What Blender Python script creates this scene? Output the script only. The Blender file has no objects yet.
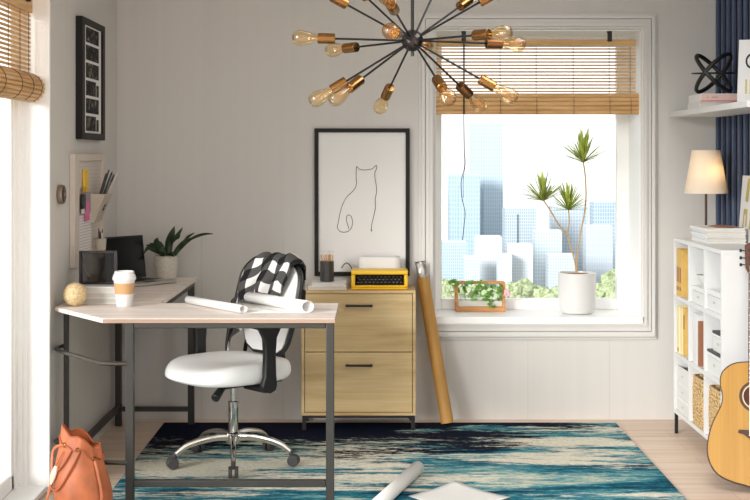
import bpy, bmesh, math, random
from mathutils import Vector, Matrix
random.seed(7)
SC = bpy.context.scene
COL = SC.collection
PI = math.pi
# ------------------------------------------------------------------ camera model
F, CX, HY, CH = 1300.0, 370.0, 157.0, 1.48      # focal px, principal column, horizon row, eye height

def at(px, py, Y):
    return Vector(((px - CX) * Y / F, Y, CH - (py - HY) * Y / F))

# ------------------------------------------------------------------ materials
def lin(c):
    def f(v):
        v /= 255.0
        return v / 12.92 if v <= 0.04045 else ((v + 0.055) / 1.055) ** 2.4
    return (f(c[0]), f(c[1]), f(c[2]), 1.0)

def new_mat(name):
    m = bpy.data.materials.new(name)
    m.use_nodes = True
    nt = m.node_tree
    return m, nt, nt.nodes['Principled BSDF']

def mat(name, c, rough=0.5, metal=0.0, var=0.0, scale=(8, 8, 8), bump=0.0, bscale=None, spec=None, detail=4.0, coat=0.0):
    """plain colour with optional noise variation of the colour and bump"""
    m, nt, b = new_mat(name)
    b.inputs['Base Color'].default_value = lin(c)
    b.inputs['Roughness'].default_value = rough
    b.inputs['Metallic'].default_value = metal
    if spec is not None:
        b.inputs['Specular IOR Level'].default_value = spec
    if coat:
        b.inputs['Coat Weight'].default_value = coat
        b.inputs['Coat Roughness'].default_value = 0.08
    if var or bump:
        tc = nt.nodes.new('ShaderNodeTexCoord')
        mp = nt.nodes.new('ShaderNodeMapping')
        mp.inputs['Scale'].default_value = scale
        nt.links.new(tc.outputs['Object'], mp.inputs['Vector'])
        n = nt.nodes.new('ShaderNodeTexNoise')
        n.inputs['Scale'].default_value = 1.0
        n.inputs['Detail'].default_value = detail
        nt.links.new(mp.outputs[0], n.inputs['Vector'])
        if var:
            r = nt.nodes.new('ShaderNodeValToRGB')
            lo = tuple(max(0, v * (1 - var)) for v in c)
            hi = tuple(min(255, v * (1 + var)) for v in c)
            r.color_ramp.elements[0].color = lin(lo); r.color_ramp.elements[0].position = 0.3
            r.color_ramp.elements[1].color = lin(hi); r.color_ramp.elements[1].position = 0.7
            nt.links.new(n.outputs['Fac'], r.inputs['Fac'])
            nt.links.new(r.outputs[0], b.inputs['Base Color'])
        if bump:
            bp = nt.nodes.new('ShaderNodeBump')
            bp.inputs['Strength'].default_value = bump
            bp.inputs['Distance'].default_value = 0.004
            src = n
            if bscale:
                mp2 = nt.nodes.new('ShaderNodeMapping'); mp2.inputs['Scale'].default_value = bscale
                nt.links.new(tc.outputs['Object'], mp2.inputs['Vector'])
                src = nt.nodes.new('ShaderNodeTexNoise'); src.inputs['Scale'].default_value = 1.0
                src.inputs['Detail'].default_value = 3
                nt.links.new(mp2.outputs[0], src.inputs['Vector'])
            nt.links.new(src.outputs['Fac'], bp.inputs['Height'])
            nt.links.new(bp.outputs[0], b.inputs['Normal'])
    return m

def wood(name, stops, scale, rough=0.45, fine=(4, 200, 200), fine_amt=0.12):
    """long grain: noise stretched by SCALE through a colour ramp, plus a fine fibre"""
    m, nt, b = new_mat(name)
    tc = nt.nodes.new('ShaderNodeTexCoord')
    mp = nt.nodes.new('ShaderNodeMapping'); mp.inputs['Scale'].default_value = scale
    nt.links.new(tc.outputs['Object'], mp.inputs['Vector'])
    n = nt.nodes.new('ShaderNodeTexNoise'); n.inputs['Scale'].default_value = 1; n.inputs['Detail'].default_value = 5
    n.inputs['Distortion'].default_value = 0.6
    nt.links.new(mp.outputs[0], n.inputs['Vector'])
    r = nt.nodes.new('ShaderNodeValToRGB')
    e = r.color_ramp.elements
    e[0].position, e[0].color = stops[0][0], lin(stops[0][1])
    e[1].position, e[1].color = stops[-1][0], lin(stops[-1][1])
    for p, c in stops[1:-1]:
        k = e.new(p); k.color = lin(c)
    nt.links.new(n.outputs['Fac'], r.inputs['Fac'])
    mp2 = nt.nodes.new('ShaderNodeMapping'); mp2.inputs['Scale'].default_value = fine
    nt.links.new(tc.outputs['Object'], mp2.inputs['Vector'])
    n2 = nt.nodes.new('ShaderNodeTexNoise'); n2.inputs['Scale'].default_value = 1; n2.inputs['Detail'].default_value = 2
    nt.links.new(mp2.outputs[0], n2.inputs['Vector'])
    mx = nt.nodes.new('ShaderNodeMix'); mx.data_type = 'RGBA'; mx.blend_type = 'OVERLAY'
    mx.inputs['Factor'].default_value = fine_amt * 3
    nt.links.new(r.outputs[0], mx.inputs['A']); nt.links.new(n2.outputs['Color'], mx.inputs['B'])
    hs = nt.nodes.new('ShaderNodeRGBToBW'); nt.links.new(n2.outputs['Color'], hs.inputs[0])
    nt.links.new(hs.outputs[0], mx.inputs['B'])
    nt.links.new(mx.outputs['Result'], b.inputs['Base Color'])
    b.inputs['Roughness'].default_value = rough
    return m

def thin_glass(name, tint=(1, 1, 1), gloss=0.08, rough=0.02, fres=0.5):
    m = bpy.data.materials.new(name); m.use_nodes = True
    nt = m.node_tree; nt.nodes.clear()
    o = nt.nodes.new('ShaderNodeOutputMaterial')
    t = nt.nodes.new('ShaderNodeBsdfTransparent'); t.inputs[0].default_value = (*tint, 1)
    g = nt.nodes.new('ShaderNodeBsdfGlossy'); g.inputs['Roughness'].default_value = rough
    lw = nt.nodes.new('ShaderNodeLayerWeight'); lw.inputs['Blend'].default_value = 0.25
    mth = nt.nodes.new('ShaderNodeMath'); mth.operation = 'MULTIPLY_ADD'
    mth.inputs[1].default_value = fres; mth.inputs[2].default_value = gloss * 0.5
    nt.links.new(lw.outputs['Fresnel'], mth.inputs[0])
    mx = nt.nodes.new('ShaderNodeMixShader')
    nt.links.new(mth.outputs[0], mx.inputs[0]); nt.links.new(t.outputs[0], mx.inputs[1]); nt.links.new(g.outputs[0], mx.inputs[2])
    nt.links.new(mx.outputs[0], o.inputs['Surface'])
    return m

def ramp_node(nt, stops):
    r = nt.nodes.new('ShaderNodeValToRGB'); e = r.color_ramp.elements
    e[0].position, e[0].color = stops[0][0], lin(stops[0][1])
    e[1].position, e[1].color = stops[-1][0], lin(stops[-1][1])
    for p, c in stops[1:-1]:
        k = e.new(p); k.color = lin(c)
    return r

M = {}
# wall paint: faint vertical brushing, vertical board seams low on the wall
def wall_material(name, c, axis, seams):
    m, nt, b = new_mat(name)
    tc = nt.nodes.new('ShaderNodeTexCoord')
    sep = nt.nodes.new('ShaderNodeSeparateXYZ'); nt.links.new(tc.outputs['Object'], sep.inputs[0])
    mp = nt.nodes.new('ShaderNodeMapping'); mp.inputs['Scale'].default_value = (22, 22, 0.25)
    nt.links.new(tc.outputs['Object'], mp.inputs['Vector'])
    n = nt.nodes.new('ShaderNodeTexNoise'); n.inputs['Scale'].default_value = 1; n.inputs['Detail'].default_value = 2
    nt.links.new(mp.outputs[0], n.inputs['Vector'])
    r = ramp_node(nt, [(0.3, tuple(v * 0.988 for v in c)), (0.7, c)])
    nt.links.new(n.outputs['Fac'], r.inputs['Fac'])
    # seams: thin grooves every SEAMS metres below 1.02 m
    a = sep.outputs[axis]
    add = nt.nodes.new('ShaderNodeMath'); add.operation = 'ADD'; add.inputs[1].default_value = seams[1]
    nt.links.new(a, add.inputs[0])
    pp = nt.nodes.new('ShaderNodeMath'); pp.operation = 'PINGPONG'; pp.inputs[1].default_value = seams[0] / 2
    nt.links.new(add.outputs[0], pp.inputs[0])
    lt = nt.nodes.new('ShaderNodeMath'); lt.operation = 'LESS_THAN'; lt.inputs[1].default_value = 0.003
    nt.links.new(pp.outputs[0], lt.inputs[0])
    lz = nt.nodes.new('ShaderNodeMath'); lz.operation = 'LESS_THAN'; lz.inputs[1].default_value = 1.02
    nt.links.new(sep.outputs[2], lz.inputs[0])
    mu = nt.nodes.new('ShaderNodeMath'); mu.operation = 'MULTIPLY'
    nt.links.new(lt.outputs[0], mu.inputs[0]); nt.links.new(lz.outputs[0], mu.inputs[1])
    mx = nt.nodes.new('ShaderNodeMix'); mx.data_type = 'RGBA'
    sc_ = nt.nodes.new('ShaderNodeMath'); sc_.operation = 'MULTIPLY'; sc_.inputs[1].default_value = 0.16
    nt.links.new(mu.outputs[0], sc_.inputs[0]); nt.links.new(sc_.outputs[0], mx.inputs['Factor'])
    nt.links.new(r.outputs[0], mx.inputs['A']); mx.inputs['B'].default_value = lin((150, 142, 134))
    nt.links.new(mx.outputs['Result'], b.inputs['Base Color'])
    b.inputs['Roughness'].default_value = 0.75
    return m

WALLC = (208, 205, 201)
M['wall_back'] = wall_material('wall paint back', WALLC, 0, (0.46, 0.03))
M['wall_left'] = wall_material('wall paint left', WALLC, 1, (0.30, 0.03))
M['wall'] = mat('wall paint', WALLC, 0.8)
M['ceiling'] = mat('ceiling paint', (236, 233, 228), 0.9)
M['trim'] = mat('trim paint', (214, 212, 209), 0.45)
M['white_frame'] = mat('window paint', (247, 247, 246), 0.4)
M['navy'] = mat('navy slat paint', (66, 80, 108), 0.5)
M['navy_dark'] = mat('navy backing', (9, 13, 24), 0.8)
M['black_metal'] = mat('black metal', (32, 30, 29), 0.5, 0.2)
M['gray_metal'] = mat('powder coated metal', (58, 56, 53), 0.45, 0.3)
M['tube_metal'] = mat('bent tube metal', (92, 88, 82), 0.28, 0.85)
M['black'] = mat('black plastic', (26, 26, 27), 0.45)
M['black_wood'] = mat('black frame', (28, 26, 25), 0.55, spec=0.25)
M['white'] = mat('white paint', (220, 220, 220), 0.45)
M['white_lacquer'] = mat('white lacquer', (228, 228, 228), 0.35)
M['paper'] = mat('paper', (226, 225, 223), 0.8)
M['paper_warm'] = mat('paper warm', (228, 222, 212), 0.8)
M['ceramic'] = mat('white ceramic', (218, 218, 217), 0.3)
M['pot_gray'] = mat('stoneware', (206, 200, 190), 0.7, var=0.04, scale=(60, 60, 60))
M['chrome'] = mat('chrome', (210, 208, 204), 0.14, 1.0)
M['seat'] = mat('white vinyl', (248, 248, 248), 0.5)
M['yellow'] = mat('yellow enamel', (232, 186, 30), 0.35)
M['tan'] = mat('tan leather', (176, 98, 60), 0.5, var=0.12, scale=(14, 14, 10), bump=0.25, bscale=(220, 220, 220))
M['tan_dark'] = mat('tan leather edge', (166, 84, 44), 0.55)
M['kraft'] = mat('kraft tube', (190, 142, 72), 0.55, var=0.05, scale=(30, 30, 4))
M['sleeve'] = mat('kraft sleeve', (200, 156, 110), 0.75)
M['leaf_dark'] = mat('dark fern leaf', (44, 62, 40), 0.45, var=0.25, scale=(20, 20, 20))
M['leaf_green'] = mat('ivy leaf', (112, 158, 66), 0.45, var=0.3, scale=(40, 40, 40))
M['leaf_spike'] = mat('spiky leaf', (176, 188, 88), 0.45, var=0.25, scale=(25, 25, 8))
def make_translucent(m, amt):
    nt = m.node_tree; b = nt.nodes['Principled BSDF']; o = [n for n in nt.nodes if n.type == 'OUTPUT_MATERIAL'][0]
    t = nt.nodes.new('ShaderNodeBsdfTranslucent'); mx = nt.nodes.new('ShaderNodeMixShader'); mx.inputs[0].default_value = amt
    src = b.inputs['Base Color'].links
    if src: nt.links.new(src[0].from_socket, t.inputs[0])
    nt.links.new(b.outputs[0], mx.inputs[1]); nt.links.new(t.outputs[0], mx.inputs[2]); nt.links.new(mx.outputs[0], o.inputs['Surface'])
make_translucent(M['leaf_spike'], 0.5); make_translucent(M['leaf_green'], 0.4)
M['stem'] = mat('pale stem', (196, 160, 112), 0.6)
M['soil'] = mat('soil', (120, 84, 50), 0.9, var=0.3, scale=(90, 90, 90))
M['pink'] = mat('pink petals', (236, 190, 200), 0.6)
M['ball'] = mat('woven ball', (206, 182, 140), 0.85, var=0.14, scale=(120, 120, 120), bump=0.6, bscale=(150, 150, 150))
M['cork_wood'] = mat('planter wood', (200, 140, 84), 0.5, var=0.1, scale=(3, 30, 30))
M['pencil'] = mat('pencil wood', (206, 160, 112), 0.6)
M['graphite'] = mat('graphite lead', (50, 45, 42), 0.5)
M['dark_cup'] = mat('dark pencil cup', (58, 55, 53), 0.5)
M['brass'] = mat('brushed brass', (150, 110, 66), 0.24, 1.0, var=0.06, scale=(4, 4, 160))
M['bronze'] = mat('aged bronze', (120, 84, 56), 0.32, 1.0)
M['gunmetal'] = mat('gunmetal', (62, 58, 58), 0.22, 0.85)
M['rod'] = mat('black rod', (30, 28, 28), 0.35, 0.4)
M['bulb_glass'] = thin_glass('amber bulb glass', (0.97, 0.87, 0.68), 0.12)
M['filament'] = mat('filament', (226, 170, 90), 0.4, 0.6)
M['glass'] = thin_glass('window glass', (0.97, 0.99, 0.99), 0.02)
M['clear'] = thin_glass('clear plastic', (0.93, 0.93, 0.93), 0.2, 0.08)
M['smoke'] = thin_glass('smoked glass', (0.66, 0.64, 0.62), 0.03, 0.05, 0.1)
M['screen'] = mat('laptop screen', (16, 16, 17), 0.15, spec=0.35)
M['laptop'] = mat('laptop shell', (40, 40, 42), 0.35, 0.3)
M['alu'] = mat('aluminium', (176, 174, 170), 0.4, 0.4)
M['keys'] = mat('key caps', (30, 30, 31), 0.35)
M['keycap_ring'] = mat('key legend', (246, 244, 238), 0.4)
M['peg'] = mat('pegboard', (203, 193, 184), 0.7)
M['pocket'] = mat('canvas pocket', (190, 180, 166), 0.85, bump=0.2, bscale=(260, 260, 260))
M['pinkcard'] = mat('pink card', (214, 110, 160), 0.6)
M['purple'] = mat('mauve plastic', (150, 138, 148), 0.5)
M['navypen'] = mat('navy pen', (38, 46, 62), 0.4)
M['tealpen'] = mat('teal pen', (36, 62, 60), 0.4)
M['brownpen'] = mat('brown pen', (72, 50, 44), 0.5)
M['whitepen'] = mat('white pen', (214, 208, 200), 0.5)
M['graypen'] = mat('grey pen', (120, 114, 108), 0.5)
M['orange_dot'] = mat('orange dial', (226, 128, 60), 0.4)
M['copper'] = mat('brushed ring', (150, 132, 116), 0.3, 0.7)
M['golden_book'] = mat('golden cloth', (212, 172, 92), 0.6, var=0.06, scale=(20, 20, 20))
M['cream_book'] = mat('cream cover', (230, 214, 168), 0.6)
M['brown_book'] = mat('brown cover', (150, 98, 70), 0.6)
M['red'] = mat('red label', (206, 74, 60), 0.6)
M['basket_in'] = mat('basket lining', (110, 62, 40), 0.8)
M['art_ink'] = mat('black ink', (22, 22, 22), 0.6)
M['gold_ink'] = mat('gold ink', (182, 166, 84), 0.45, 0.3)
M['salmon'] = mat('salmon print', (196, 116, 92), 0.7)
M['art_white'] = mat('art paper', (226, 224, 222), 0.22, spec=0.35)
M['guitar_side'] = mat('mahogany', (86, 44, 24), 0.35)
M['rosewood'] = mat('rosewood', (62, 36, 24), 0.4)
M['hole'] = mat('sound hole', (66, 20, 12), 0.7)
M['hole_dark'] = mat('sound hole inside', (40, 14, 8), 0.9)
M['ivory'] = mat('ivory', (226, 214, 186), 0.4)
M['steel'] = mat('steel string', (190, 188, 184), 0.3, 1.0)
M['pink_line'] = mat('page edge blush', (226, 190, 180), 0.7)

M['oak'] = wood('light oak', [(0.25, (178, 146, 96)), (0.5, (208, 180, 130)), (0.75, (222, 198, 150))], (1.3, 1.3, 14), 0.5, (3, 3, 130), 0.1)
M['oak_v'] = wood('light oak top', [(0.25, (190, 156, 106)), (0.5, (212, 182, 134)), (0.75, (222, 196, 150))], (1.3, 14, 14), 0.5, (3, 130, 130), 0.1)
M['desk_wood'] = wood('whitewashed desk board', [(0.25, (214, 198, 187)), (0.5, (236, 226, 219)), (0.75, (244, 237, 231))], (1.2, 13, 13), 0.5, (3, 110, 110), 0.1)
M['bamboo'] = wood('bamboo slat', [(0.25, (186, 142, 88)), (0.5, (208, 166, 112)), (0.75, (222, 186, 136))], (3, 3, 30), 0.55, (6, 6, 200), 0.1)
M['spruce'] = wood('spruce top', [(0.2, (168, 122, 54)), (0.5, (180, 134, 62)), (0.8, (190, 146, 74))], (14, 14, 0.6), 0.25, (140, 140, 2), 0.06)

def floor_material():
    m, nt, b = new_mat('floor boards')
    tc = nt.nodes.new('ShaderNodeTexCoord')
    br = nt.nodes.new('ShaderNodeTexBrick')
    br.inputs['Scale'].default_value = 1
    br.inputs['Brick Width'].default_value = 1.6; br.inputs['Row Height'].default_value = 0.16
    br.inputs['Mortar Size'].default_value = 0.0016; br.inputs['Mortar Smooth'].default_value = 0.2
    br.offset = 0.37
    br.inputs['Color1'].default_value = lin((226, 204, 186)); br.inputs['Color2'].default_value = lin((212, 184, 162))
    br.inputs['Mortar'].default_value = lin((150, 118, 96))
    nt.links.new(tc.outputs['Object'], br.inputs['Vector'])
    mp = nt.nodes.new('ShaderNodeMapping'); mp.inputs['Scale'].default_value = (0.9, 22, 1)
    nt.links.new(tc.outputs['Object'], mp.inputs['Vector'])
    n = nt.nodes.new('ShaderNodeTexNoise'); n.inputs['Scale'].default_value = 1; n.inputs['Detail'].default_value = 6
    nt.links.new(mp.outputs[0], n.inputs['Vector'])
    r = ramp_node(nt, [(0.30, (204, 176, 154)), (0.5, (232, 212, 194)), (0.70, (242, 226, 211))])
    nt.links.new(n.outputs['Fac'], r.inputs['Fac'])
    mx = nt.nodes.new('ShaderNodeMix'); mx.data_type = 'RGBA'; mx.inputs['Factor'].default_value = 0.55
    nt.links.new(br.outputs['Color'], mx.inputs['A']); nt.links.new(r.outputs[0], mx.inputs['B'])
    nt.links.new(mx.outputs['Result'], b.inputs['Base Color'])
    b.inputs['Roughness'].default_value = 0.42
    return m
M['floor'] = floor_material()

RUG_FAR = 7.206
def rug_material():
    m, nt, b = new_mat('rug pile')
    L = nt.links.new
    tc = nt.nodes.new('ShaderNodeTexCoord')
    sep = nt.nodes.new('ShaderNodeSeparateXYZ'); L(tc.outputs['Object'], sep.inputs[0])
    def noise(scale, detail=6, dist=0.0, rough=0.6, off=(0, 0, 0)):
        mp = nt.nodes.new('ShaderNodeMapping'); mp.inputs['Scale'].default_value = scale; mp.inputs['Location'].default_value = off
        L(tc.outputs['Object'], mp.inputs['Vector'])
        n = nt.nodes.new('ShaderNodeTexNoise'); n.inputs['Scale'].default_value = 1; n.inputs['Detail'].default_value = detail
        n.inputs['Distortion'].default_value = dist; n.inputs['Roughness'].default_value = rough
        L(mp.outputs[0], n.inputs['Vector']); return n.outputs['Fac']
    def math_(op, a, b_, c=None):
        k = nt.nodes.new('ShaderNodeMath'); k.operation = op
        for i, v in enumerate((a, b_, c)):
            if v is None: continue
            if isinstance(v, (int, float)): k.inputs[i].default_value = v
            else: L(v, k.inputs[i])
        return k.outputs[0]
    def mix(f, a, b_):
        x = nt.nodes.new('ShaderNodeMix'); x.data_type = 'RGBA'
        L(f, x.inputs['Factor'])
        for s, v in (('A', a), ('B', b_)):
            if isinstance(v, tuple): x.inputs[s].default_value = lin(v)
            else: L(v, x.inputs[s])
        return x.outputs['Result']
    d = math_('MULTIPLY', sep.outputs[1], -1.0)       # distance from the far edge (object origin)
    streak = noise((4.2, 27, 1), 9, 0.5, 0.78)        # thin crosswise streaks
    blob = noise((1.1, 4.2, 1), 5, 0.6, 0.55, (3.1, 1.7, 0))
    fine = noise((48, 70, 1), 4, 0, 0.8)
    blob2 = noise((0.9, 5.0, 1), 4, 0.8, 0.55, (7.3, 4.2, 0))
    streak3 = noise((16, 70, 1), 6, 0.3, 0.8, (8.3, 2.1, 0))
    comb = math_('MULTIPLY_ADD', streak, 0.40, math_('MULTIPLY_ADD', streak3, 0.24, math_('MULTIPLY', blob, 0.36)))
    comb = math_('MULTIPLY_ADD', math_('SUBTRACT', comb, 0.5), 1.9, 0.5)
    teal = ramp_node(nt, [(0.32, (10, 40, 58)), (0.42, (18, 84, 106)), (0.5, (44, 124, 142)), (0.57, (116, 166, 168)), (0.66, (208, 206, 184))])
    L(comb, teal.inputs['Fac'])
    # cream patches
    streak2 = noise((13, 62, 1), 6, 0.3, 0.8, (1.3, 5.1, 0))
    cp = math_('MULTIPLY_ADD', blob2, 0.45, math_('MULTIPLY_ADD', streak, 0.28, math_('MULTIPLY', streak2, 0.27)))
    cp = math_('ADD', cp, math_('MULTIPLY', sep.outputs[0], -0.012))
    cp = math_('MULTIPLY_ADD', math_('SUBTRACT', cp, 0.5), 1.7, 0.5)
    def patch(x0, a, d0, b_):
        u = math_('DIVIDE', math_('SUBTRACT', sep.outputs[0], x0), a); v = math_('DIVIDE', math_('SUBTRACT', d, d0), b_)
        return math_('EXPONENT', math_('MULTIPLY', math_('ADD', math_('MULTIPLY', u, u), math_('MULTIPLY', v, v)), -1.0), 0)
    for (x0, a, d0, b_, amt) in ((-0.75, 0.5, 1.12, 0.28, 0.16), (0.02, 0.28, 1.0, 0.26, 0.16), (1.0, 0.35, 0.50, 0.12, 0.12), (0.85, 0.35, 0.92, 0.10, 0.12), (-0.15, 0.35, 0.55, 0.10, 0.08)):
        cp = math_('MULTIPLY_ADD', patch(x0, a, d0, b_), amt, cp)
    crm = ramp_node(nt, [(0.53, (0, 0, 0)), (0.60, (255, 255, 255))]); L(cp, crm.inputs['Fac'])
    c1 = mix(crm.outputs[0], teal.outputs[0], (220, 216, 200))
    # dark navy towards the far edge, broken by streaks
    dd = math_('MULTIPLY_ADD', d, -1.2, 1.42)
    nv = math_('ADD', dd, math_('ADD', math_('MULTIPLY', math_('SUBTRACT', streak, 0.5), -2.4), math_('MULTIPLY', math_('SUBTRACT', streak2, 0.5), -1.6)))
    xbias = math_('MULTIPLY', math_('MAXIMUM', math_('SUBTRACT', sep.outputs[0], 0.45), 0.0), -1.1)
    for (x0, a, d0, b_, amt) in ((0.62, 0.22, 0.14, 0.07, -0.9), (0.28, 0.18, 0.22, 0.06, -0.6)):
        xbias = math_('MULTIPLY_ADD', patch(x0, a, d0, b_), amt, xbias)
    nv = math_('ADD', nv, math_('ADD', xbias, math_('MULTIPLY', math_('SUBTRACT', blob, 0.5), -1.6)))
    nr = ramp_node(nt, [(0.50, (0, 0, 0)), (0.62, (255, 255, 255))]); L(nv, nr.inputs['Fac'])
    c2 = mix(nr.outputs[0], c1, (12, 19, 40))
    mott = math_('MULTIPLY_ADD', fine, 2.6, -0.3)
    x = nt.nodes.new('ShaderNodeMix'); x.data_type = 'RGBA'; x.blend_type = 'MULTIPLY'; x.inputs['Factor'].default_value = 0.55
    cmb = nt.nodes.new('ShaderNodeCombineColor')
    for i in range(3): L(mott, cmb.inputs[i])
    L(c2, x.inputs['A']); L(cmb.outputs[0], x.inputs['B'])
    L(x.outputs['Result'], b.inputs['Base Color'])
    b.inputs['Roughness'].default_value = 0.95
    b.inputs['Specular IOR Level'].default_value = 0.1
    bp = nt.nodes.new('ShaderNodeBump'); bp.inputs['Strength'].default_value = 0.4; bp.inputs['Distance'].default_value = 0.004
    L(fine, bp.inputs['Height']); L(bp.outputs[0], b.inputs['Normal'])
    return m
M['rug'] = rug_material()

def plaid_material():
    m, nt, b = new_mat('gingham check')
    L = nt.links.new
    uv = nt.nodes.new('ShaderNodeUVMap'); uv.uv_map = 'cloth'
    sep = nt.nodes.new('ShaderNodeSeparateXYZ'); L(uv.outputs[0], sep.inputs[0])
    hs = []
    for i in (0, 1):
        mu = nt.nodes.new('ShaderNodeMath'); mu.operation = 'MULTIPLY'; mu.inputs[1].default_value = 1 / 0.098
        L(sep.outputs[i], mu.inputs[0])
        fr = nt.nodes.new('ShaderNodeMath'); fr.operation = 'FRACT'; L(mu.outputs[0], fr.inputs[0])
        gt = nt.nodes.new('ShaderNodeMath'); gt.operation = 'GREATER_THAN'; gt.inputs[1].default_value = 0.46; L(fr.outputs[0], gt.inputs[0])
        hs.append(gt.outputs[0])
    ad = nt.nodes.new('ShaderNodeMath'); ad.operation = 'ADD'; L(hs[0], ad.inputs[0]); L(hs[1], ad.inputs[1])
    dv = nt.nodes.new('ShaderNodeMath'); dv.operation = 'DIVIDE'; dv.inputs[1].default_value = 2; L(ad.outputs[0], dv.inputs[0])
    r = ramp_node(nt, [(0.1, (226, 224, 222)), (0.5, (74, 72, 72)), (0.9, (12, 12, 13))])
    r.color_ramp.interpolation = 'LINEAR'
    L(dv.outputs[0], r.inputs['Fac']); L(r.outputs[0], b.inputs['Base Color'])
    b.inputs['Roughness'].default_value = 0.95
    return m
M['plaid'] = plaid_material()

def weave_material():
    m, nt, b = new_mat('woven seagrass')
    L = nt.links.new
    tc = nt.nodes.new('ShaderNodeTexCoord')
    v = nt.nodes.new('ShaderNodeTexVoronoi'); v.inputs['Scale'].default_value = 1
    mp = nt.nodes.new('ShaderNodeMapping'); mp.inputs['Scale'].default_value = (80, 80, 130)
    L(tc.outputs['Object'], mp.inputs['Vector']); L(mp.outputs[0], v.inputs['Vector'])
    r = ramp_node(nt, [(0.2, (228, 200, 150)), (0.55, (206, 170, 116)), (0.85, (140, 102, 60))])
    L(v.outputs['Distance'], r.inputs['Fac']); L(r.outputs[0], b.inputs['Base Color'])
    bp = nt.nodes.new('ShaderNodeBump'); bp.inputs['Strength'].default_value = 0.8; bp.inputs['Distance'].default_value = 0.006; bp.invert = True
    L(v.outputs['Distance'], bp.inputs['Height']); L(bp.outputs[0], b.inputs['Normal'])
    b.inputs['Roughness'].default_value = 0.85
    return m
M['weave'] = weave_material()

def photo_material(i):
    m, nt, b = new_mat('collage photo')
    tc = nt.nodes.new('ShaderNodeTexCoord'); mp = nt.nodes.new('ShaderNodeMapping')
    mp.inputs['Scale'].default_value = (20, 14 + 5 * i, 26); mp.inputs['Location'].default_value = (i * 3.7, i * 1.9, i * 5.1)
    nt.links.new(tc.outputs['Object'], mp.inputs['Vector'])
    n = nt.nodes.new('ShaderNodeTexNoise'); n.inputs['Scale'].default_value = 1; n.inputs['Detail'].default_value = 6; n.inputs['Distortion'].default_value = 1
    nt.links.new(mp.outputs[0], n.inputs['Vector'])
    r = ramp_node(nt, [(0.40, (14, 13, 13)), (0.56, (44, 42, 40)), (0.72, (150, 146, 140))])
    nt.links.new(n.outputs['Fac'], r.inputs['Fac']); nt.links.new(r.outputs[0], b.inputs['Base Color'])
    b.inputs['Roughness'].default_value = 0.6; b.inputs['Specular IOR Level'].default_value = 0.1
    return m

def tower_material(name, c1, c2, w, h, mortar=0.12):
    """curtain wall: window bays between pale mullions"""
    m, nt, b = new_mat(name)
    tc = nt.nodes.new('ShaderNodeTexCoord')
    sep = nt.nodes.new('ShaderNodeSeparateXYZ'); nt.links.new(tc.outputs['Object'], sep.inputs[0])
    ad = nt.nodes.new('ShaderNodeMath'); ad.operation = 'ADD'
    nt.links.new(sep.outputs[0], ad.inputs[0]); nt.links.new(sep.outputs[1], ad.inputs[1])
    cb = nt.nodes.new('ShaderNodeCombineXYZ'); nt.links.new(ad.outputs[0], cb.inputs[0]); nt.links.new(sep.outputs[2], cb.inputs[1])
    br = nt.nodes.new('ShaderNodeTexBrick'); br.offset = 0
    br.inputs['Scale'].default_value = 1; br.inputs['Brick Width'].default_value = w; br.inputs['Row Height'].default_value = h
    br.inputs['Mortar Size'].default_value = mortar * h
    br.inputs['Color1'].default_value = lin(c1); br.inputs['Color2'].default_value = lin(c1); br.inputs['Mortar'].default_value = lin(c2)
    nt.links.new(cb.outputs[0], br.inputs['Vector']); nt.links.new(br.outputs['Color'], b.inputs['Base Color'])
    b.inputs['Roughness'].default_value = 0.6
    b.inputs['Specular IOR Level'].default_value = 0.2
    return m

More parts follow.
